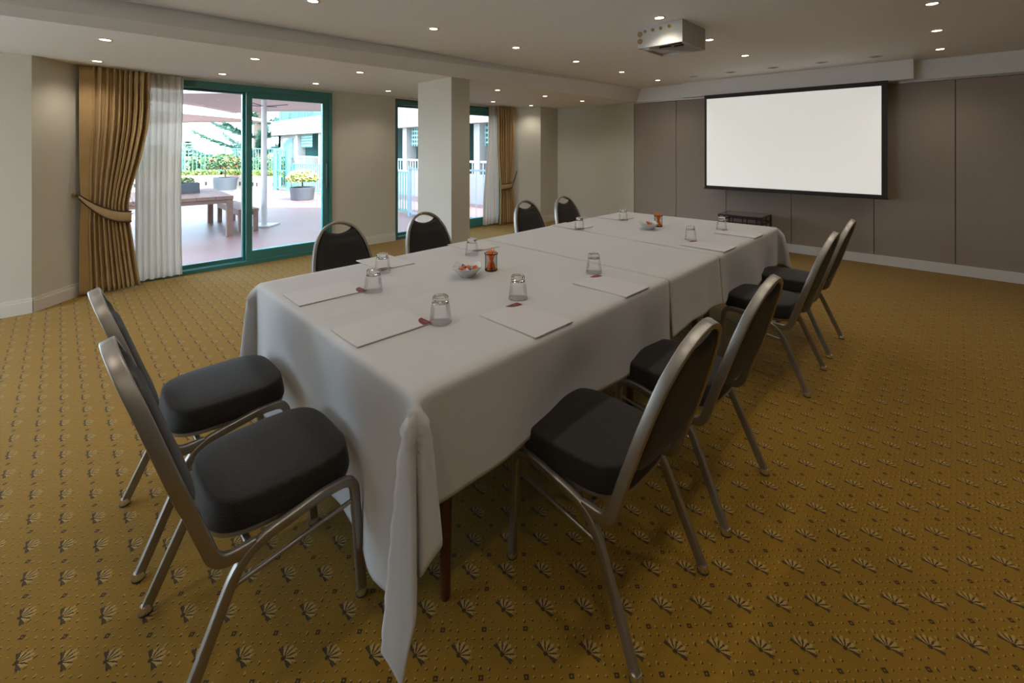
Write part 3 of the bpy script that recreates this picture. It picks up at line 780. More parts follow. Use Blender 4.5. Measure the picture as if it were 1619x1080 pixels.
# ------------------------------------------------------------------ banquet chairs
LEAN = [(.40, -.158), (.55, -.219), (.77, -.292), (.905, -.342), (1.0, -.37)]
def xl(z): return interp(z, LEAN)
HW = [(.36, .192), (.45, .198), (.58, .202), (.66, .194), (.72, .181), (.78, .162), (.83, .136), (.865, .106), (.888, .072), (.900, .036), (.905, 0.)]
def hw(z): return interp(z, HW)
def make_chair():
    r = empty('banquet_chair', (0, 0, 0))
    ys_ = .203
    for s in (-1, 1):
        bm = bmesh.new()
        path = fillet([(.243, s*.190, .012), (.213, s*.197, .387), (.12, s*ys_, .392), (-.092, s*ys_, .352), (-.245, s*.218, .012)], [.062, .03, .075], 8)
        sweep(bm, path, rrect(.028, .020, .22, 3), (1, 0, 0))
        obj('leg_frame', bm, 'frame', r, smooth=True)
    # curved back hoop running from side tube to side tube
    pts = [(-.062, ys_-.001, .352), (-.125, ys_-.002, .352), (-.157, ys_-.004, .40)]
    low = fillet([(-.062, ys_, .356), (-.150, ys_-.004, .350), (xl(.52), hw(.52)+.0, .52)], .062, 8)
    zs = [.55, .60, .65, .70, .74, .78, .815, .842, .864, .880, .892, .900, .9045]
    up = [(xl(z), hw(z), z) for z in zs]
    half = [tuple(p) for p in low] + up
    path = half + [(xl(.905), 0, .905)] + [(x, -y, z) for x, y, z in reversed(half)]
    bm = bmesh.new(); sweep(bm, path, rrect(.033, .019, .22, 3), (0, 0, 1)); obj('back_hoop', bm, 'frame', r, smooth=True)
    # back pad
    def inner(z): return max(.0, hw(z)-.008)
    def padsurf(side):
        bm = bmesh.new()
        zb = .468
        def fn(u, v):
            U = 2*u-1
            # top edge follows a smile; find outline
            ztop = .870-.036*(1-min(1, abs(U)**1.7))
            zz = lerp(zb+.055*abs(U)**3, ztop, v)
            w_ = inner(zz)*(1-.22*max(0, (.54-zz)/.12)**2 if zz < .54 else 1)
            y = U*w_
            ed = (1-abs(U)**5)*(1-abs(2*v-1)**9)
            ed = max(0, ed)**.5
            if side > 0:
                th = .027*ed*(1-.25*math.exp(-((zz-(.802))/.016)**2)*(1-.3*abs(U)))
            else: th = -.020*ed
            # pad thickness measured along the normal of the leaning plane
            return (xl(zz)+th*.95, y, zz+th*.33)
        grid_mesh(bm, 29, 33, fn)
        return bm
    bm = padsurf(1); b2 = padsurf(-1)
    me = bpy.data.meshes.new('tmp'); b2.to_mesh(me); b2.free(); bm.from_mesh(me); bpy.data.meshes.remove(me)
    bmesh.ops.remove_doubles(bm, verts=bm.verts, dist=.0006)
    obj('backrest_pad', bm, 'seat', r, smooth=True)
    # seat: rounded trapezoid cushion
    def outline(t, grow=0.):
        n = 3.8; c, s_ = math.cos(t), math.sin(t)
        x = abs(c)**(2/n)*(1 if c > 0 else -1); y = abs(s_)**(2/n)*(1 if s_ > 0 else -1)
        hx = .190+grow; cx = .040
        wd = (.176+.014*((x+1)/2)) + grow
        return cx+hx*x, y*wd
    prof_ = [(-.060, .386), (.004, .387), (.010, .392), (.011, .400), (.007, .430), (.003, .454), (.0015, .462), (-.003, .4665), (-.010, .4685), (-.05, .4715), (-.10, .473)]
    bm = bmesh.new(); n = 64; rings = []
    for g, z in prof_:
        rings.append([bm.verts.new((*outline(2*PI*i/n, g), z)) for i in range(n)])
    for A, B in zip(rings, rings[1:]):
        for i in range(n): bm.faces.new((A[i], A[(i+1) % n], B[(i+1) % n], B[i]))
    bm.faces.new(rings[0][::-1]); bm.faces.new(rings[-1])
    obj('seat_cushion', bm, 'seat', r, smooth=True)
    bm = bmesh.new(); rings = []
    for g, z in [(-.05, .372), (.0, .372), (.006, .376), (.006, .388), (-.05, .389)]:
        rings.append([bm.verts.new((*outline(2*PI*i/n, g), z)) for i in range(n)])
    for A, B in zip(rings, rings[1:]):
        for i in range(n): bm.faces.new((A[i], A[(i+1) % n], B[(i+1) % n], B[i]))
    bm.faces.new(rings[0][::-1]); bm.faces.new(rings[-1])
    obj('seat_pan', bm, 'frame', r, smooth=True)
    for s in (-1, 1):
        bm = bmesh.new(); sweep(bm, [(-.120, s*.205, .278), (.222, s*.195, .318)], circ(.0065, 10)); obj('side_stretcher', bm, 'frame', r, smooth=True)
    for x, z in ((-.075, .352), (.12, .378)):
        bm = bmesh.new(); sweep(bm, [(x, -.2, z), (x, .2, z)], rrect(.018, .018), (0, 0, 1)); obj('cross_bar', bm, 'frame', r, smooth=True)
    for (x, y) in ((.243, .19), (.243, -.19), (-.245, .218), (-.245, -.218)):
        bm = bmesh.new(); lathe(bm, [(0, 0), (.0165, 0), (.0175, .004), (.0165, .012), (.0145, .024), (0, .026)], 14, (x, y, 0)); g = obj('foot_glide', bm, 'chrome', r, smooth=True)
        bm = bmesh.new(); lathe(bm, [(.0166, -.0005), (.0185, .001), (.0185, .004), (.0166, .0045)], 14, (x, y, .0005)); obj('rubber_ring', bm, 'glide', g, smooth=True)
    return r
CH = make_chair()
chairs = [
 ((-.845, 1.286), 180, 'dark padded banquet chair on the carpet side, beside the long corner drape', 'chairs on the open carpet side'),
 ((-.840, 1.930), 179, 'dark banquet chair on the carpet side, next after the one by the corner drape', 'chairs on the open carpet side'),
 ((-.850, 3.200), 180, 'dark banquet chair on the carpet side, first past the cloth seams', 'chairs on the open carpet side'),
 ((-.856, 3.856), 180, 'dark banquet chair on the carpet side, last before the skirting and screen', 'chairs on the open carpet side'),
 ((-1.524, .428), 90, 'dark banquet chair at the table head, close to the hanging cloth corner', 'chairs at the table head'),
 ((-2.112, .426), 90, 'dark banquet chair at the table head, on the window side of its twin', 'chairs at the table head'),
 ((-2.640, 1.325), 0, 'dark banquet chair with its back to the wide terrace door', 'chairs along the window side'),
 ((-2.600, 1.985), 0, 'dark banquet chair standing just before the square pillar', 'chairs along the window side'),
 ((-2.600, 3.125), 0, 'dark banquet chair seen against the far gold drape', 'chairs along the window side'),
 ((-2.590, 3.700), 0, 'dark banquet chair standing before the pale end wall', 'chairs along the window side'),
]
for i, ((x, y), a, lab, g) in enumerate(chairs):
    o = CH if i == 0 else copy_tree(CH)
    o.location = (x, y, 0); o.rotation_euler = (0, 0, R(a)); tag(o, lab, 'chair', g)

# ------------------------------------------------------------------ things on the table
TT = TZ+.0052
def make_pad():
    r = empty('notepad', (0, 0, 0))      # local +y away from the sitter, +x to the sitter's right hand
    bm = bmesh.new(); box(bm, -.1035, .1035, -.1465, .1465, .0010, .0042, .0004); obj('paper_sheets', bm, 'pad', r)
    bm = bmesh.new(); box(bm, -.1045, .1045, -.1475, .1475, 0, .0011); obj('card_backing', bm, 'padedge', r)
    bm = bmesh.new(); n = 12
    pts = [(.1033, .1463)]+[(.1033-.068*math.cos(PI/2*i/n)**.9, .1463-.036*math.sin(PI/2*i/n)) for i in range(n+1)]
    a = [bm.verts.new((x, y, .0045)) for x, y in pts]; b = [bm.verts.new((x, y, .0041)) for x, y in pts]
    bm.faces.new(a); bm.faces.new(b[::-1])
    for i in range(len(pts)): bm.faces.new((a[i], a[(i+1) % len(pts)], b[(i+1) % len(pts)], b[i]))
    lg = obj('logo_print', bm, 'red', r)
    bm = bmesh.new()
    for i, x in enumerate((.068, .073, .078, .083, .088)): box(bm, x, x+.003, .132, .1345, .0045, .0047)
    obj('logo_wording', bm, 'pink', lg)
    return r
PD = make_pad()
pads = [((-1.502, .835), 0, 'notepad set at the table head by the hanging corner drape', TT),
 ((-2.037, .848), -1, 'notepad at the table head on the window side', TT),
 ((-1.178, 1.260), 90, 'notepad on the carpet side beside the near end glass row', TT),
 ((-1.180, 1.857), 90, 'notepad on the carpet side lying against the first cloth seam', TT),
 ((-1.200, 3.085), 90, 'notepad on the carpet side just past the second cloth seam', TT),
 ((-1.205, 3.705), 90, 'notepad on the carpet side at the screen end of the table', TT),
 ((-2.345, 1.322), -90, 'notepad in front of the chair backing the terrace door', TT),
 ((-2.320, 1.965), -90, 'notepad in front of the chair before the pillar', TT),
 ((-2.335, 3.075), -90, 'notepad in front of the chair seen against the far drape', TT),
 ((-2.335, 3.740), -90, 'notepad in front of the chair before the pale end wall', TT)]
for i, ((x, y), a, lab, z) in enumerate(pads):
    o = PD if i == 0 else copy_tree(PD)
    o.location = (x, y, z-(0 if y < 2.15 else .003)); o.rotation_euler = (0, 0, R(a))
    tag(o, 'white ' + lab, 'notepad', 'notepads laid at the places')
def make_glass():
    r = empty('water_glass', (0, 0, 0))
    bm = bmesh.new()   # thin conical wall, rim down
    lathe(bm, [(.0412, 0), (.0412, .002), (.0385, .030), (.0352, .060), (.0335, .071), (.0305, .0775)], 40)
    obj('glass_wall', bm, 'thin', r, smooth=True)
    bm = bmesh.new(); lathe(bm, [(.0400, .0002), (.0414, .0002), (.0416, .0014), (.0412, .0026), (.0402, .0026), (.0398, .0014), (.0400, .0002)], 40); obj('rim', bm, 'thin', r, smooth=True)
    bm = bmesh.new()   # thick moulded base, uppermost
    lathe(bm, [(0, .0755), (.020, .0752), (.0285, .0735), (.0318, .0745), (.0302, .079), (.0296, .096), (.0278, .1000), (.0235, .1000), (.020, .0975), (0, .0965)], 12)
    bmesh.ops.recalc_face_normals(bm, faces=bm.faces[:])
    obj('thick_base', bm, 'tumbler', r)
    return r
GL = make_glass()
glasses = [((-1.385, 1.012), 'before the table head place by the corner drape'),
 ((-1.368, 1.415), 'at the first carpet side place, beside the near end'),
 ((-1.369, 1.995), 'at the carpet side place by the first cloth seam'),
 ((-1.906, 1.015), 'before the window side place at the table head'),
 ((-2.163, 1.205), 'at the place whose chair backs the terrace door'),
 ((-2.139, 1.800), 'at the place before the pillar, behind the pencil cup'),
 ((-2.189, 2.985), 'at the window side place just past the second seam'),
 ((-2.195, 3.670), 'at the place before the pale end wall'),
 ((-1.372, 3.215), 'at the carpet side place just past the second seam'),
 ((-1.372, 3.815), 'at the last carpet side place, in line with the black side table')]
for i, ((x, y), lab) in enumerate(glasses):
    o = GL if i == 0 else copy_tree(GL)
    o.location = (x, y, TT-(0 if y < 2.15 else .003)+.0004); o.rotation_euler = (0, 0, i)
    tag(o, 'clear upturned tumbler '+lab, 'glass', 'upturned tumblers')
# square porcelain bowls of sweets
def bowl(loc, rz, lab, lab2, seed):
    bm = bmesh.new(); n = 48
    def ring(s, z, sq, wave, zadd=0.):
        o_ = []
        for i in range(n):
            t_ = 2*PI*i/n; c, s_ = math.cos(t_), math.sin(t_); e = 2/sq
            x = abs(c)**e*(1 if c > 0 else -1); y = abs(s_)**e*(1 if s_ > 0 else -1)
            w_ = (math.cos(4*(t_-PI/4))+1)/2
            o_.append(bm.verts.new((x*s, y*s, z+wave*w_)))
        return o_
    rs = [ring(.001, 0, 2, 0), ring(.030, 0, 2, 0), ring(.033, .003, 2, 0), ring(.044, .018, 2.4, .001), ring(.056, .034, 3., .006), ring(.0655, .047, 3.6, .012), ring(.0645, .0485, 3.6, .012),
          ring(.054, .036, 3., .006), ring(.042, .021, 2.4, .001), ring(.030, .008, 2, 0), ring(.001, .006, 2, 0)]
    for A, B in zip(rs, rs[1:]):
        for i in range(n): bm.faces.new((A[i], A[(i+1) % n], B[(i+1) % n], B[i]))
    bmesh.ops.scale(bm, vec=(1.13, 1.13, 1.0), verts=bm.verts)
    o = obj('porcelain_bowl', bm, 'bowl', smooth=True, loc=loc); o.rotation_euler = (0, 0, rz)
    tag(o, lab, 'bowl', 'square white bowls of sweets')
    rnd = random.Random(seed)
    for k in range(20):
        a = rnd.uniform(0, 2*PI); rr = .042*math.sqrt(rnd.random()); 
        bm = bmesh.new()
        L2 = .010
        lathe(bm, [(.0, -L2*1.7), (.0055, -L2*1.65), (.0015, -L2), (.0062, -L2*.6), (.0068, 0), (.0062, L2*.6), (.0015, L2), (.0055, L2*1.65), (0, L2*1.7)], 10)
        s = obj('wrapped_sweet', bm, ['sweet1', 'sweet1', 'sweet2', 'sweet3'][k % 4], smooth=True, loc=(loc[0]+rr*math.cos(a), loc[1]+rr*math.sin(a), loc[2]+.036+.012*(1-rr/.036)+.004*(k % 3)))
        s.rotation_euler = (rnd.uniform(1.1, 1.9), rnd.uniform(-.3, .3), rnd.uniform(0, 6.28))
        tag(s, ['shiny orange', 'shiny orange', 'dark blue', 'white'][k % 4]+' wrapped sweet heaped in the bowl '+lab2, 'sweet', ['orange', 'orange', 'blue', 'white'][k % 4]+' sweets in the bowl '+lab2)
bowl((-1.793, 1.478, TT), R(48), 'square white bowl of wrapped sweets beside the large pencil cup', 'on the first cloth', 2)
bowl((-1.803, 3.405, TT-.003), R(40), 'square white bowl of sweets at the screen end of the table', 'at the screen end', 5)
def cup(loc, lab, lab2, seed):
    r = empty('pencil_cup', loc); tag(r, lab, 'cup', 'black mesh pencil cups')
    Rr, Hc = .0355, .092
    bm = bmesh.new()
    n = 26
    for i in range(n):
        for sgn in (1, -1):
            path = [((Rr-.003)*math.cos(2*PI*i/n+sgn*t*.9), (Rr-.003)*math.sin(2*PI*i/n+sgn*t*.9), .004+t*(Hc-.006)) for t in (0, .2, .4, .6, .8, 1)]
            sweep(bm, path, circ(.00045, 3), (1, 0, 0))
    me = obj('mesh_wall', bm, 'mesh', r)
    bm = bmesh.new(); sweep(bm, [(Rr*math.cos(a), Rr*math.sin(a), Hc) for a in [2*PI*i/32 for i in range(32)]], circ(.0026, 8), (0, 0, 1), closed=True); obj('rim', bm, 'mesh', r, smooth=True)
    bm = bmesh.new(); lathe(bm, [(0, 0), (Rr-.004, 0), (Rr-.001, .003), (Rr-.001, .007), (Rr-.004, .007), (Rr-.006, .003), (0, .003)], 32); obj('base', bm, 'mesh', r, smooth=True)
    rnd = random.Random(seed)
    for k in range(14):
        a = 2*PI*k/14*1.0+rnd.uniform(-.1, .1); b = a+PI+rnd.uniform(-.7, .7)
        r0, r1 = .018+.008*(k % 2), .028-.010*(k % 2)
        p0 = Vector((r0*math.cos(b), r0*math.sin(b), .004)); p1 = Vector((r1*math.cos(a), r1*math.sin(a), .112+rnd.uniform(-.006, .012)))
        dr = (p1-p0).normalized()
        bm = bmesh.new(); sweep(bm, [p0, p1-dr*.014], circ(.0037, 6), (1, 0, 0))
        s = obj('pencil', bm, 'orange', None, loc=loc)
        bm = bmesh.new(); sweep(bm, [p1-dr*.014, p1], circ(.0036, 6), (1, 0, 0), scale=[1, .15]); obj('sharpened_tip', bm, 'orange' if k % 3 else 'tipwood', s)
        tag(s, 'orange pencil standing in the mesh cup '+lab2, 'pencil', 'orange pencils in the cup '+lab2)
cup((-1.785, 1.638, TT), 'black mesh cup of orange pencils beside the first bowl', 'on the first cloth', 1)
cup((-1.804, 3.578, TT-.003), 'black mesh cup of orange pencils at the screen end', 'at the screen end', 4)

# ------------------------------------------------------------------ outside: terrace
G = -.20
bm = bmesh.new(); box(bm, -19.5, -6.46, -3.46, 12, G-.1, G); struct(obj('floor_terrace', bm, 'tile'))
bm = bmesh.new(); box(bm, -19.5, 8, -22, -3.46, G-.1, G-.02); struct(obj('floor_bounce_paving', bm, 'bounce_paving'))  # unseen ground, added to bounce light in through the extra door
bm = bmesh.new(); box(bm, -60, -19.5, -40, 40, G-.35, G-.25)
o = obj('garden_ground', bm, 'soil'); struct(o)
bm = bmesh.new(); box(bm, -19.6, -6.46, 12, 40, G-.35, G-.2); box(bm, -30, 8, -60, -22, G-.35, G-.2); o = obj('ground_apron', bm, 'stucco'); struct(o)
bm = bmesh.new(); box(bm, -400, -60, -300, 300, -12.1, -12.); o = obj('sea', bm, 'sea'); struct(o)

def proj_pt(px, py, z):
    th = R(44.8); fx, fy = -math.sin(th), math.cos(th); rx, ry = math.cos(th), math.sin(th)
    d = F*(1.4-z)/(py-236); r = (px-809.5)/F*d
    return Vector((d*fx+r*rx, d*fy+r*ry, z))
# shade umbrellas
def shade(name_lab, c, half, rz, zr, zp, mast_r=.055):
    r = empty('shade_umbrella', (c[0], c[1], G), rz)
    tag(r, name_lab, 'parasol', 'large square shade umbrellas')
    bm = bmesh.new(); n = 24
    def fn(u, v):
        x, y = (2*u-1), (2*v-1); m_ = max(abs(x), abs(y)); mn = min(abs(x), abs(y))
        z = zp-(zp-zr)*m_**.8+ .10*(1-(mn/m_ if m_ > 0 else 0))*m_*0 - .14*(1-(mn/max(m_, .001))**2)*m_*-.4*0
        sag = .10*(1-(mn/max(m_, .001))**2)*m_
        k_ = 1-.035*(1-(mn/max(m_, .001))**2)*m_
        return (x*half*k_, y*half*k_, z-G+sag*.5)
    grid_mesh(bm, n+1, n+1, fn)
    cn = obj('canopy', bm, 'sail', r, smooth=True, fixn=False); solid(cn, .006)
    bm = bmesh.new(); lathe(bm, [(0, 0), (mast_r, 0), (mast_r, zp-G), (0, zp-G+.02)], 16); obj('mast', bm, 'mast', r, smooth=True)
    bm = bmesh.new(); box(bm, -.22, .22, -.22, .22, 0, .03, .006); obj('base_plate', bm, 'mast', r)
    for k in range(4):
        a = PI/4+k*PI/2
        bm = bmesh.new(); sweep(bm, [(.03*math.cos(a), .03*math.sin(a), zp-G-.03), (half*1.38*math.cos(a), half*1.38*math.sin(a), zr-G-.0)], circ(.012, 6)); obj('rib', bm, 'mast', r)
        b = k*PI/2
        bm = bmesh.new(); sweep(bm, [(.05*math.cos(b), .05*math.sin(b), 2.30-G), (.5*math.cos(b), .5*math.sin(b), 2.33-G)], circ(.008, 6)); obj('tension_cable', bm, 'cable', r)
    return r
shade('big pale shade umbrella on a white mast in front of the terrace table', (-10.29, 3.01), 1.85, R(44), 2.30, 2.85)
shade('second pale shade umbrella further out beyond the terrace table', (-14.6, 1.0), 2.5, R(32), 2.15, 3.0)

def slab_table(name, lab, cat, p0, ax, L3, W3, H3, leg=.09, topt=.05, m='timber'):
    r = empty(name, (p0[0], p0[1], G), ax); tag(r, lab, cat)
    bm = bmesh.new()
    n = 6
    for i in range(n): box(bm, 0, L3, -W3+W3*i/n+.003, -W3+W3*(i+1)/n-.003, H3-topt, H3, .003)
    obj('top_boards', bm, m, r)
    bm = bmesh.new(); box(bm, .02, L3-.02, -.035, -.010, H3-topt-.07, H3-topt); box(bm, .02, L3-.02, -W3+.010, -W3+.035, H3-topt-.07, H3-topt); box(bm, .02, .045, -W3+.02, -.02, H3-topt-.07, H3-topt); box(bm, L3-.045, L3-.02, -W3+.02, -.02, H3-topt-.07, H3-topt)
    obj('apron', bm, m, r)
    for x in (.01, L3-.01-leg):
        for y in (-.01-leg, -W3+.01):
            bm = bmesh.new(); box(bm, x, x+leg, y, y+leg, 0, H3-topt, .004); obj('leg', bm, m, r)
    return r
slab_table('outdoor_table', 'weathered timber table out on the terrace carrying a grey planter', 'table', (-11.60, 2.37), R(-3), 2.15, 1.7, .745, .10, .06)
slab_table('outdoor_bench', 'weathered timber bench drawn up beside the terrace table', 'bench', (-11.62, 2.80), R(-1), 1.85, .36, .44, .08, .05)
def shrub(parent, name, c, rad, h, n, mats, seed, size=.04, squash=1.):
    """one plant: leaf blades spread over a rounded crown"""
    rnd = random.Random(seed); bm = bmesh.new()
    for k in range(n):
        a = rnd.uniform(0, 2*PI); e = rnd.uniform(-.25, 1.); rr = rad*(.55+.5*rnd.random())
        ce = math.sqrt(max(0, 1-e*e)); p = Vector((c[0]+rr*ce*math.cos(a), c[1]+rr*ce*math.sin(a), c[2]+h*.5+e*h*.5*(rr/rad)))
        d1 = Vector((rnd.uniform(-1, 1), rnd.uniform(-1, 1), rnd.uniform(-.3, 1))).normalized()*size*rnd.uniform(.7, 1.4)
        d2 = d1.cross(Vector((rnd.uniform(-1, 1), rnd.uniform(-1, 1), rnd.uniform(-1, 1)))).normalized()*size*.45
        f = bm.faces.new([bm.verts.new(v) for v in (p-d1, p+d2, p+d1, p-d2)]); f.material_index = rnd.choice([0, 0, 0, 1, 1, 2]) % len(mats)
    o = obj(name, bm, mats, parent, fixn=False); return o
# planter on the table
r = empty('table_planter', (-10.75, 1.72, G+.745), R(12)); tag(r, 'long grey planter box of low greenery on the terrace table', 'planter')
bm = bmesh.new()
for a in ((-.24, .24, -.17, -.15), (-.24, .24, .15, .17), (-.24, -.22, -.15, .15), (.22, .24, -.15, .15)): box(bm, *a, 0, .20, .002)
box(bm, -.22, .22, -.15, .15, .0, .17)
obj('box', bm, 'potgrey', r)
shrub(r, 'plants', (0, 0, .16), .17, .14, 260, ['leaf2', 'leaf3'], 2, .03)
def potted(c, rp, hp, rc, hc, lab, mats, seed, n=2600, size=.05, flowers=False):
    r = empty('potted_shrub', (c[0], c[1], G)); tag(r, lab, 'plant pot')
    bm = bmesh.new(); lathe(bm, [(0, 0), (rp*.86, 0), (rp*.9, .02), (rp, hp-.03), (rp*1.02, hp-.02), (rp*1.02, hp), (rp*.93, hp), (rp*.9, hp-.05), (0, hp-.05)], 36); obj('pot', bm, 'potgrey', r, smooth=True)
    shrub(r, 'leaves', (0, 0, hp-.02), rc, hc, n, mats, seed, size)
    bm = bmesh.new(); lathe(bm, [(0, 0), (.03, 0), (.022, hc*.5), (0, hc*.5)], 8, (0, 0, hp-.06)); obj('stem', bm, 'bark', r)
    if flowers:
        bm = bmesh.new(); rnd = random.Random(4)
        for k in range(90):
            a = rnd.uniform(0, 6.28); e = rnd.uniform(0, 1); ce = math.sqrt(1-e*e)
            p = Vector((rc*1.02*ce*math.cos(a), rc*1.02*ce*math.sin(a), hp+hc*.5+e*hc*.5)); bmesh.ops.create_icosphere(bm, subdivisions=1, radius=.028, matrix=Matrix.Translation(p))
        obj('flowers', bm, 'blossom', r)
    return r
potted((-14.75, 5.42), .37, .40, .46, .55, 'blue-grey round pot with pale yellow-green flowering shrub by the gate', ['leaf2', 'leaf2', 'leaf1'], 3, 2400, .05, True)
potted((-20.6, 4.62), .42, .48, .58, .95, 'blue-grey round pot with a reddish tipped dark shrub before the garden wall', ['leaf3', 'leaf1', 'leafred'], 6, 2600, .07)

# low slotted garden wall with coping, planting above, teal railing behind
wp = [(-23.5, .2), (-22.3, 2.4), (-22.05, 3.5), (-21.75, 4.65), (-20.6, 5.25), (-19.6, 5.55), (-19.1, 6.1)]
def seg_prism(bm, pts, t, z0, z1):
    for a, b in zip(pts, pts[1:]):
        a = Vector(a); b = Vector(b); d_ = (b-a).normalized(); n = Vector((-d_.y, d_.x))*t
        prism(bm, [a, b, b+n, a+n], z0, z1)
r = empty('garden_wall', (wp[0][0], wp[0][1], 0)); r['kind'] = 'structure'
off = Vector((wp[0][0], wp[0][1]))
wl = [tuple(Vector(p)-off) for p in wp]
bm = bmesh.new(); seg_prism(bm, wl, .25, G-.3, .29); o = obj('wall_face', bm, 'stucco', r)
bm = bmesh.new(); seg_prism(bm, wl, .29, .29, .33); o = obj('wall_coping', bm, 'coping', r)
bm = bmesh.new()
for a, b in zip(wl, wl[1:]):
    a = Vector(a); b = Vector(b); n_ = max(1, int((b-a).length/.26)); d_ = (b-a).normalized(); nn = Vector((-d_.y, d_.x))
    for i in range(n_):
        p = a.lerp(b, (i+.5)/n_); q = p-nn*.012
        prism(bm, [q-d_*.034, q+d_*.034, q+d_*.034+nn*.03, q-d_*.034+nn*.03], -.07, .08)
obj('drain_slots', bm, 'dark', r)
bm = bmesh.new(); rnd = random.Random(12)
def foliage_strip(bm, pts, w, z0, z1, n, size, off_n=.35):
    segs = [(Vector(a), Vector(b)) for a, b in zip(pts, pts[1:])]; Ls = [(b-a).length for a, b in segs]; tot = sum(Ls)
    for k in range(n):
        t_ = rnd.uniform(0, tot); i = 0
        while t_ > Ls[i] and i < len(Ls)-1: t_ -= Ls[i]; i += 1
        a, b = segs[i]; d_ = (b-a).normalized(); nn = Vector((-d_.y, d_.x)); p2 = a+d_*t_+nn*(off_n+rnd.uniform(-w, w)); z = z0+(z1-z0)*rnd.random()**.8
        p = Vector((p2.x, p2.y, z)); d1 = Vector((rnd.uniform(-1, 1), rnd.uniform(-1, 1), rnd.uniform(-.2, 1))).normalized()*size*rnd.uniform(.7, 1.4)
        d2 = d1.cross(Vector((rnd.uniform(-1, 1), rnd.uniform(-1, 1), .3))).normalized()*size*.5
        f = bm.faces.new([bm.verts.new(v) for v in (p-d1, p+d2, p+d1, p-d2)]); f.material_index = rnd.choice([0, 0, 1])
foliage_strip(bm, wp, .22, .28, .52, 3800, .06)
o = obj('bedding_plants', bm, ['leaf1', 'leaf2'], fixn=False); tag(o, 'low green planting along the top of the slotted garden wall', 'planting', kind='stuff')
bm = bmesh.new()
foliage_strip(bm, [(-27, 0), (-26, 3.2)], .9, G, 1.55, 5200, .13); foliage_strip(bm, [(-26, 3.2), (-25, 8.5)], .7, G, .95, 5200, .13)
o = obj('garden_hedge', bm, ['leaf3', 'leaf2'], fixn=False); tag(o, 'loose green hedge growing behind the teal railing', 'hedge', kind='stuff')

def railing(name, lab, pts, z0, z1, m, step=.14, post=1.6, bar=.011, cat='railing', group=None, pm=None):
    r = empty(name, (pts[0][0], pts[0][1], 0)); tag(r, lab, cat, group)
    o2 = Vector(pts[0])
    bmr = bmesh.new(); bmb = bmesh.new(); posts = []
    for a, b in zip(pts, pts[1:]):
        a = Vector(a)-o2; b = Vector(b)-o2; d_ = b-a; Ln = d_.length; d_.normalize(); nn = Vector((-d_.y, d_.x))*.02
        for zz in (z0+.06, z1-.04): prism(bmr, [a-nn, b-nn, b+nn, a+nn], zz, zz+.04)
        for i in range(int(Ln/step)+1):
            p = a+d_*(i*step); box(bmb, p.x-bar, p.x+bar, p.y-bar, p.y+bar, z0+.06, z1-.04)
        k_ = max(1, round(Ln/post))
        for i in range(k_): posts.append(a.lerp(b, i/k_))
    posts.append(Vector(pts[-1])-o2)
    obj('rails', bmr, m, r)
    o = obj('bars', bmb, m, r); o['kind'] = 'stuff'
    for p in posts:
        bm = bmesh.new(); box(bm, p.x-.035, p.x+.035, p.y-.035, p.y+.035, z0-.1, z1+.03); obj('post', bm, pm or m, r)
    return r
rp = [(-24.0, .1), (-22.8, 2.3), (-22.5, 3.6), (-22.1, 4.95), (-20.9, 5.6), (-19.5, 6.3)]
railing('garden_railing', 'pale teal railing with thin upright bars above the garden wall', rp, .42, 1.44, 'rail')
r = empty('garden_gate', (-18.6, 5.95, 0)); tag(r, 'tall teal gate frame where garden wall and fence meet', 'gate')
for p in ((-.35, .0), (.35, .25)):
    bm = bmesh.new(); box(bm, p[0]-.07, p[0]+.07, p[1]-.07, p[1]+.07, G, 1.42); obj('gate_post', bm, 'rail', r)
bm = bmesh.new(); 
for i in range(6): 
    t_ = (i+.5)/6; box(bm, -.35+.7*t_-.012, -.35+.7*t_+.012, .25*t_-.012, .25*t_+.012, G+.1, 1.36)
prism(bm, [(-.35, -.02), (.35, .23), (.35, .27), (-.35, .02)], 1.34, 1.40); prism(bm, [(-.35, -.02), (.35, .23), (.35, .27), (-.35, .02)], .55, .6); prism(bm, [(-.35, -.02), (.35, .23), (.35, .27), (-.35, .02)], G+.08, G+.13)
obj('gate_bars', bm, 'rail', r)
railing('terrace_fence', 'teal upright-bar fence running from the gate in front of the wing', [(-18.05, 6.30), (-15.7, 6.66), (-12.2, 6.2), (-9.4, 5.95)], G, .85, 'rail', .13, 1.6)
railing('terrace_fence', 'dark barred fence with a wide grey post seen through the glass strip by the pillar', [(-9.3, 5.9), (-8.6, 5.95), (-6.6, 6.9)], G, .95, 'greypost', .17, 3.0, .007)

# neighbouring wing with balconies (facade along Y = 8.8)
b = empty('hotel_wing', (-18, 8.8, 0)); tag(b, 'white building wing with teal balconies behind the fence', 'building')
def part(name, m, *boxes):
    bm = bmesh.new()
    for q in boxes: box(bm, q[0]+18, q[1]+18, q[2]-8.8, q[3]-8.8, q[4], q[5])
    return obj(name, bm, m, b)
X0, X1 = -27.5, -6.6
part('walls', 'stucco', (X0, X1, 10.6, 11., G-.3, 9.), (X0, X0+.3, 8.8, 10.6, G-.3, 9.))
part('parapet', 'stucco', (X0+2.5, X1, 8.55, 8.8, G-.3, .66))
part('balcony_band', 'stucco', (X0, X1, 8.4, 8.7, 2.16, 2.95)); part('balcony_band', 'stucco', (X0, X1, 8.4, 8.7, 5.1, 5.9))
part('balcony_floor', 'stucco', (X0, X1, 8.7, 10.6, 2.3, 2.45)); part('balcony_floor', 'stucco', (X0, X1, 8.7, 10.6, .3, .45)); part('balcony_floor', 'stucco', (X0, X1, 8.7, 10.6, 5.2, 5.35))
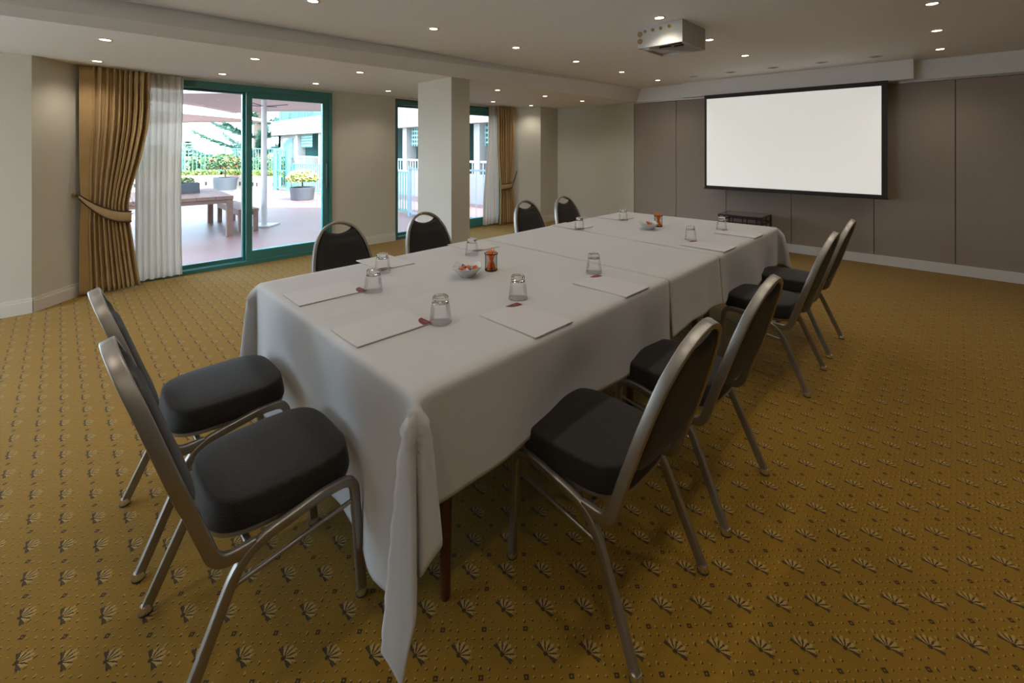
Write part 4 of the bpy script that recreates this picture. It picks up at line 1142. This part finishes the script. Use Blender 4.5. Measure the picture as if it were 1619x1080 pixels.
for i, x in enumerate((-24.2, -21.3, -18.6, -16.1, -13.9, -11.9, -10., -8.2)):
    part('column', 'stucco', (x-.13, x+.13, 8.6, 9.0, .66, 2.2))
    part('dividing_wall', 'tealwall', (x-.06, x+.06, 9.0, 10.6, .45, 2.3))
    w_ = [2.9, 2.7, 2.5, 2.2, 2.0, 1.9, 1.8, 1.6][i]
    part('balcony_back', 'tealwall', (x+.13, x+w_-.13, 10.2, 10.25, .45, 2.2))
    wn = part('window', 'winpane', (x+w_*.25, x+w_*.6, 10.12, 10.19, .5, 2.0))
    part('lattice_screen', 'lattice', (x+.15, x+w_*.55, 8.78, 8.80, 1.50, 2.16))
part('room_window', 'winpane', (-26.6, -25.2, 8.75, 8.8, .9, 2.0)); part('room_wall', 'stucco', (X0, -24.9, 8.8, 9., .3, 2.2))
bm = bmesh.new()
for x in range(int((X1-X0-3)/.16)):
    xx = X0+3+x*.16+18; box(bm, xx-.012, xx+.012, -.15, -.13, .66, 1.02)
box(bm, X0+3+18, X1+18, -.17, -.11, 1.0, 1.06)
obj('balcony_rail', bm, 'railw', b)
bm = bmesh.new()
for x in range(int((X1-X0)/.2)):
    xx = X0+x*.2+18; box(bm, xx-.014, xx+.014, -.25, -.22, 2.95, 3.75)
box(bm, X0+18, X1+18, -.27, -.20, 3.7, 3.78)
obj('upper_rail', bm, 'rail', b)
# Norfolk pine and smaller far trees
def norfolk(c, h, lab, rmax, seed, z0=G-.3):
    r = empty('norfolk_pine', (c[0], c[1], z0)); tag(r, lab, 'tree'); rnd = random.Random(seed)
    bm = bmesh.new(); lathe(bm, [(0, 0), (rmax*.10, 0), (rmax*.07, h*.5), (.02, h), (0, h)], 10); obj('trunk', bm, 'bark', r, smooth=True)
    bm = bmesh.new(); z = h*.10
    while z < h*.98:
        L4 = rmax*(1-z/h)**.7+.1; n = 5; a0 = rnd.uniform(0, 6.28)
        for k in range(n):
            a = a0+2*PI*k/n; dr = Vector((math.cos(a), math.sin(a), 0)); sd = Vector((-math.sin(a), math.cos(a), 0)); m_ = 26
            for i in range(m_*9):
                t_ = (i+1)/(m_*9); p = dr*(L4*t_)+Vector((0, 0, z+.20*L4*t_+.18*L4*t_*t_)); wl_ = .021*h*(1-abs(2*t_-1.)**4)+.03
                for s in (-1, 1):
                    q = p+sd*s*wl_*rnd.uniform(.2, 1.1)+dr*wl_*rnd.uniform(.3, 1.2)+Vector((0, 0, rnd.uniform(-.010, .022)*h))
                    e = dr*.02+Vector((0, 0, .03))
                    f = bm.faces.new([bm.verts.new(v) for v in (p-e, q-e*.5, q+e*.5, p+e)]); f.material_index = 1 if rnd.random() < .5 else 0
        z += .115*h*.75*(1.1-.5*z/h)
    obj('branches', bm, ['pine', 'pinelight'], r, fixn=False)
    return r
norfolk((-26.5, 10.0-.9), 11.5, 'tall tiered pine beyond the railing, crossed by the door mullion', 4.6, 3)
bpy.data.objects['norfolk_pine'].location = (-30.2, 8.6, -3.)
norfolk((-52, 8.6), 5.2, 'tiny distant pine above the hedge line', .9, 5, -3.0)
# beach trees low on the horizon
bm = bmesh.new(); rnd = random.Random(5)
foliage_strip(bm, [(-58, 2), (-55, 22)], 2.5, -3., .7, 5200, .55); foliage_strip(bm, [(-58, -8), (-58, 8)], 2., -3., 1.3, 4200, .5)
o = obj('coastal_trees', bm, ['leaf3', 'leaf2'], fixn=False); tag(o, 'band of hazy green coastal trees far beyond the railing', 'trees', kind='stuff')

# ------------------------------------------------------------------ world and sun
w = bpy.data.worlds.new('sky'); S.world = w; w.use_nodes = True
nt = w.node_tree; bg = nt.nodes['Background']; sk = nt.nodes.new('ShaderNodeTexSky')
sk.sky_type = 'NISHITA'; sk.sun_disc = False; sk.sun_elevation = R(50); sk.sun_rotation = R(100); sk.air_density = 1.0; sk.dust_density = 2.5; sk.ozone_density = 1.
mx = nt.nodes.new('ShaderNodeMix'); mx.data_type = 'RGBA'; mx.inputs[0].default_value = .55
sc2 = nt.nodes.new('ShaderNodeVectorMath'); sc2.operation = 'SCALE'; sc2.inputs['Scale'].default_value = .16
nt.links.new(sk.outputs[0], sc2.inputs[0]); nt.links.new(sc2.outputs[0], mx.inputs[6]); mx.inputs[7].default_value = (.72, .90, 1.10, 1)
nt.links.new(mx.outputs[2], bg.inputs[0]); bg.inputs[1].default_value = 9.5
sl = bpy.data.lights.new('sun', 'SUN'); sl.energy = 15.; sl.angle = R(.6); sl.color = (1., .96, .90)
so = bpy.data.objects.new('sun', sl); COL.objects.link(so)
sd = Vector((-.62, -.10, -.80)); so.rotation_euler = sd.to_track_quat('-Z', 'Y').to_euler(); so.location = (0, 0, 12)

vs_ = S.view_settings
S.display_settings.display_device = 'sRGB'
vs_.view_transform = 'Standard'; vs_.look = 'None'; vs_.exposure = .36; vs_.gamma = 1.; vs_.use_curve_mapping = False
S.cycles.max_bounces = 8; S.cycles.diffuse_bounces = 4; S.cycles.transparent_max_bounces = 12; S.cycles.transmission_bounces = 8; S.cycles.glossy_bounces = 4
S.cycles.caustics_reflective = False; S.cycles.caustics_refractive = False; S.cycles.sample_clamp_indirect = 4.
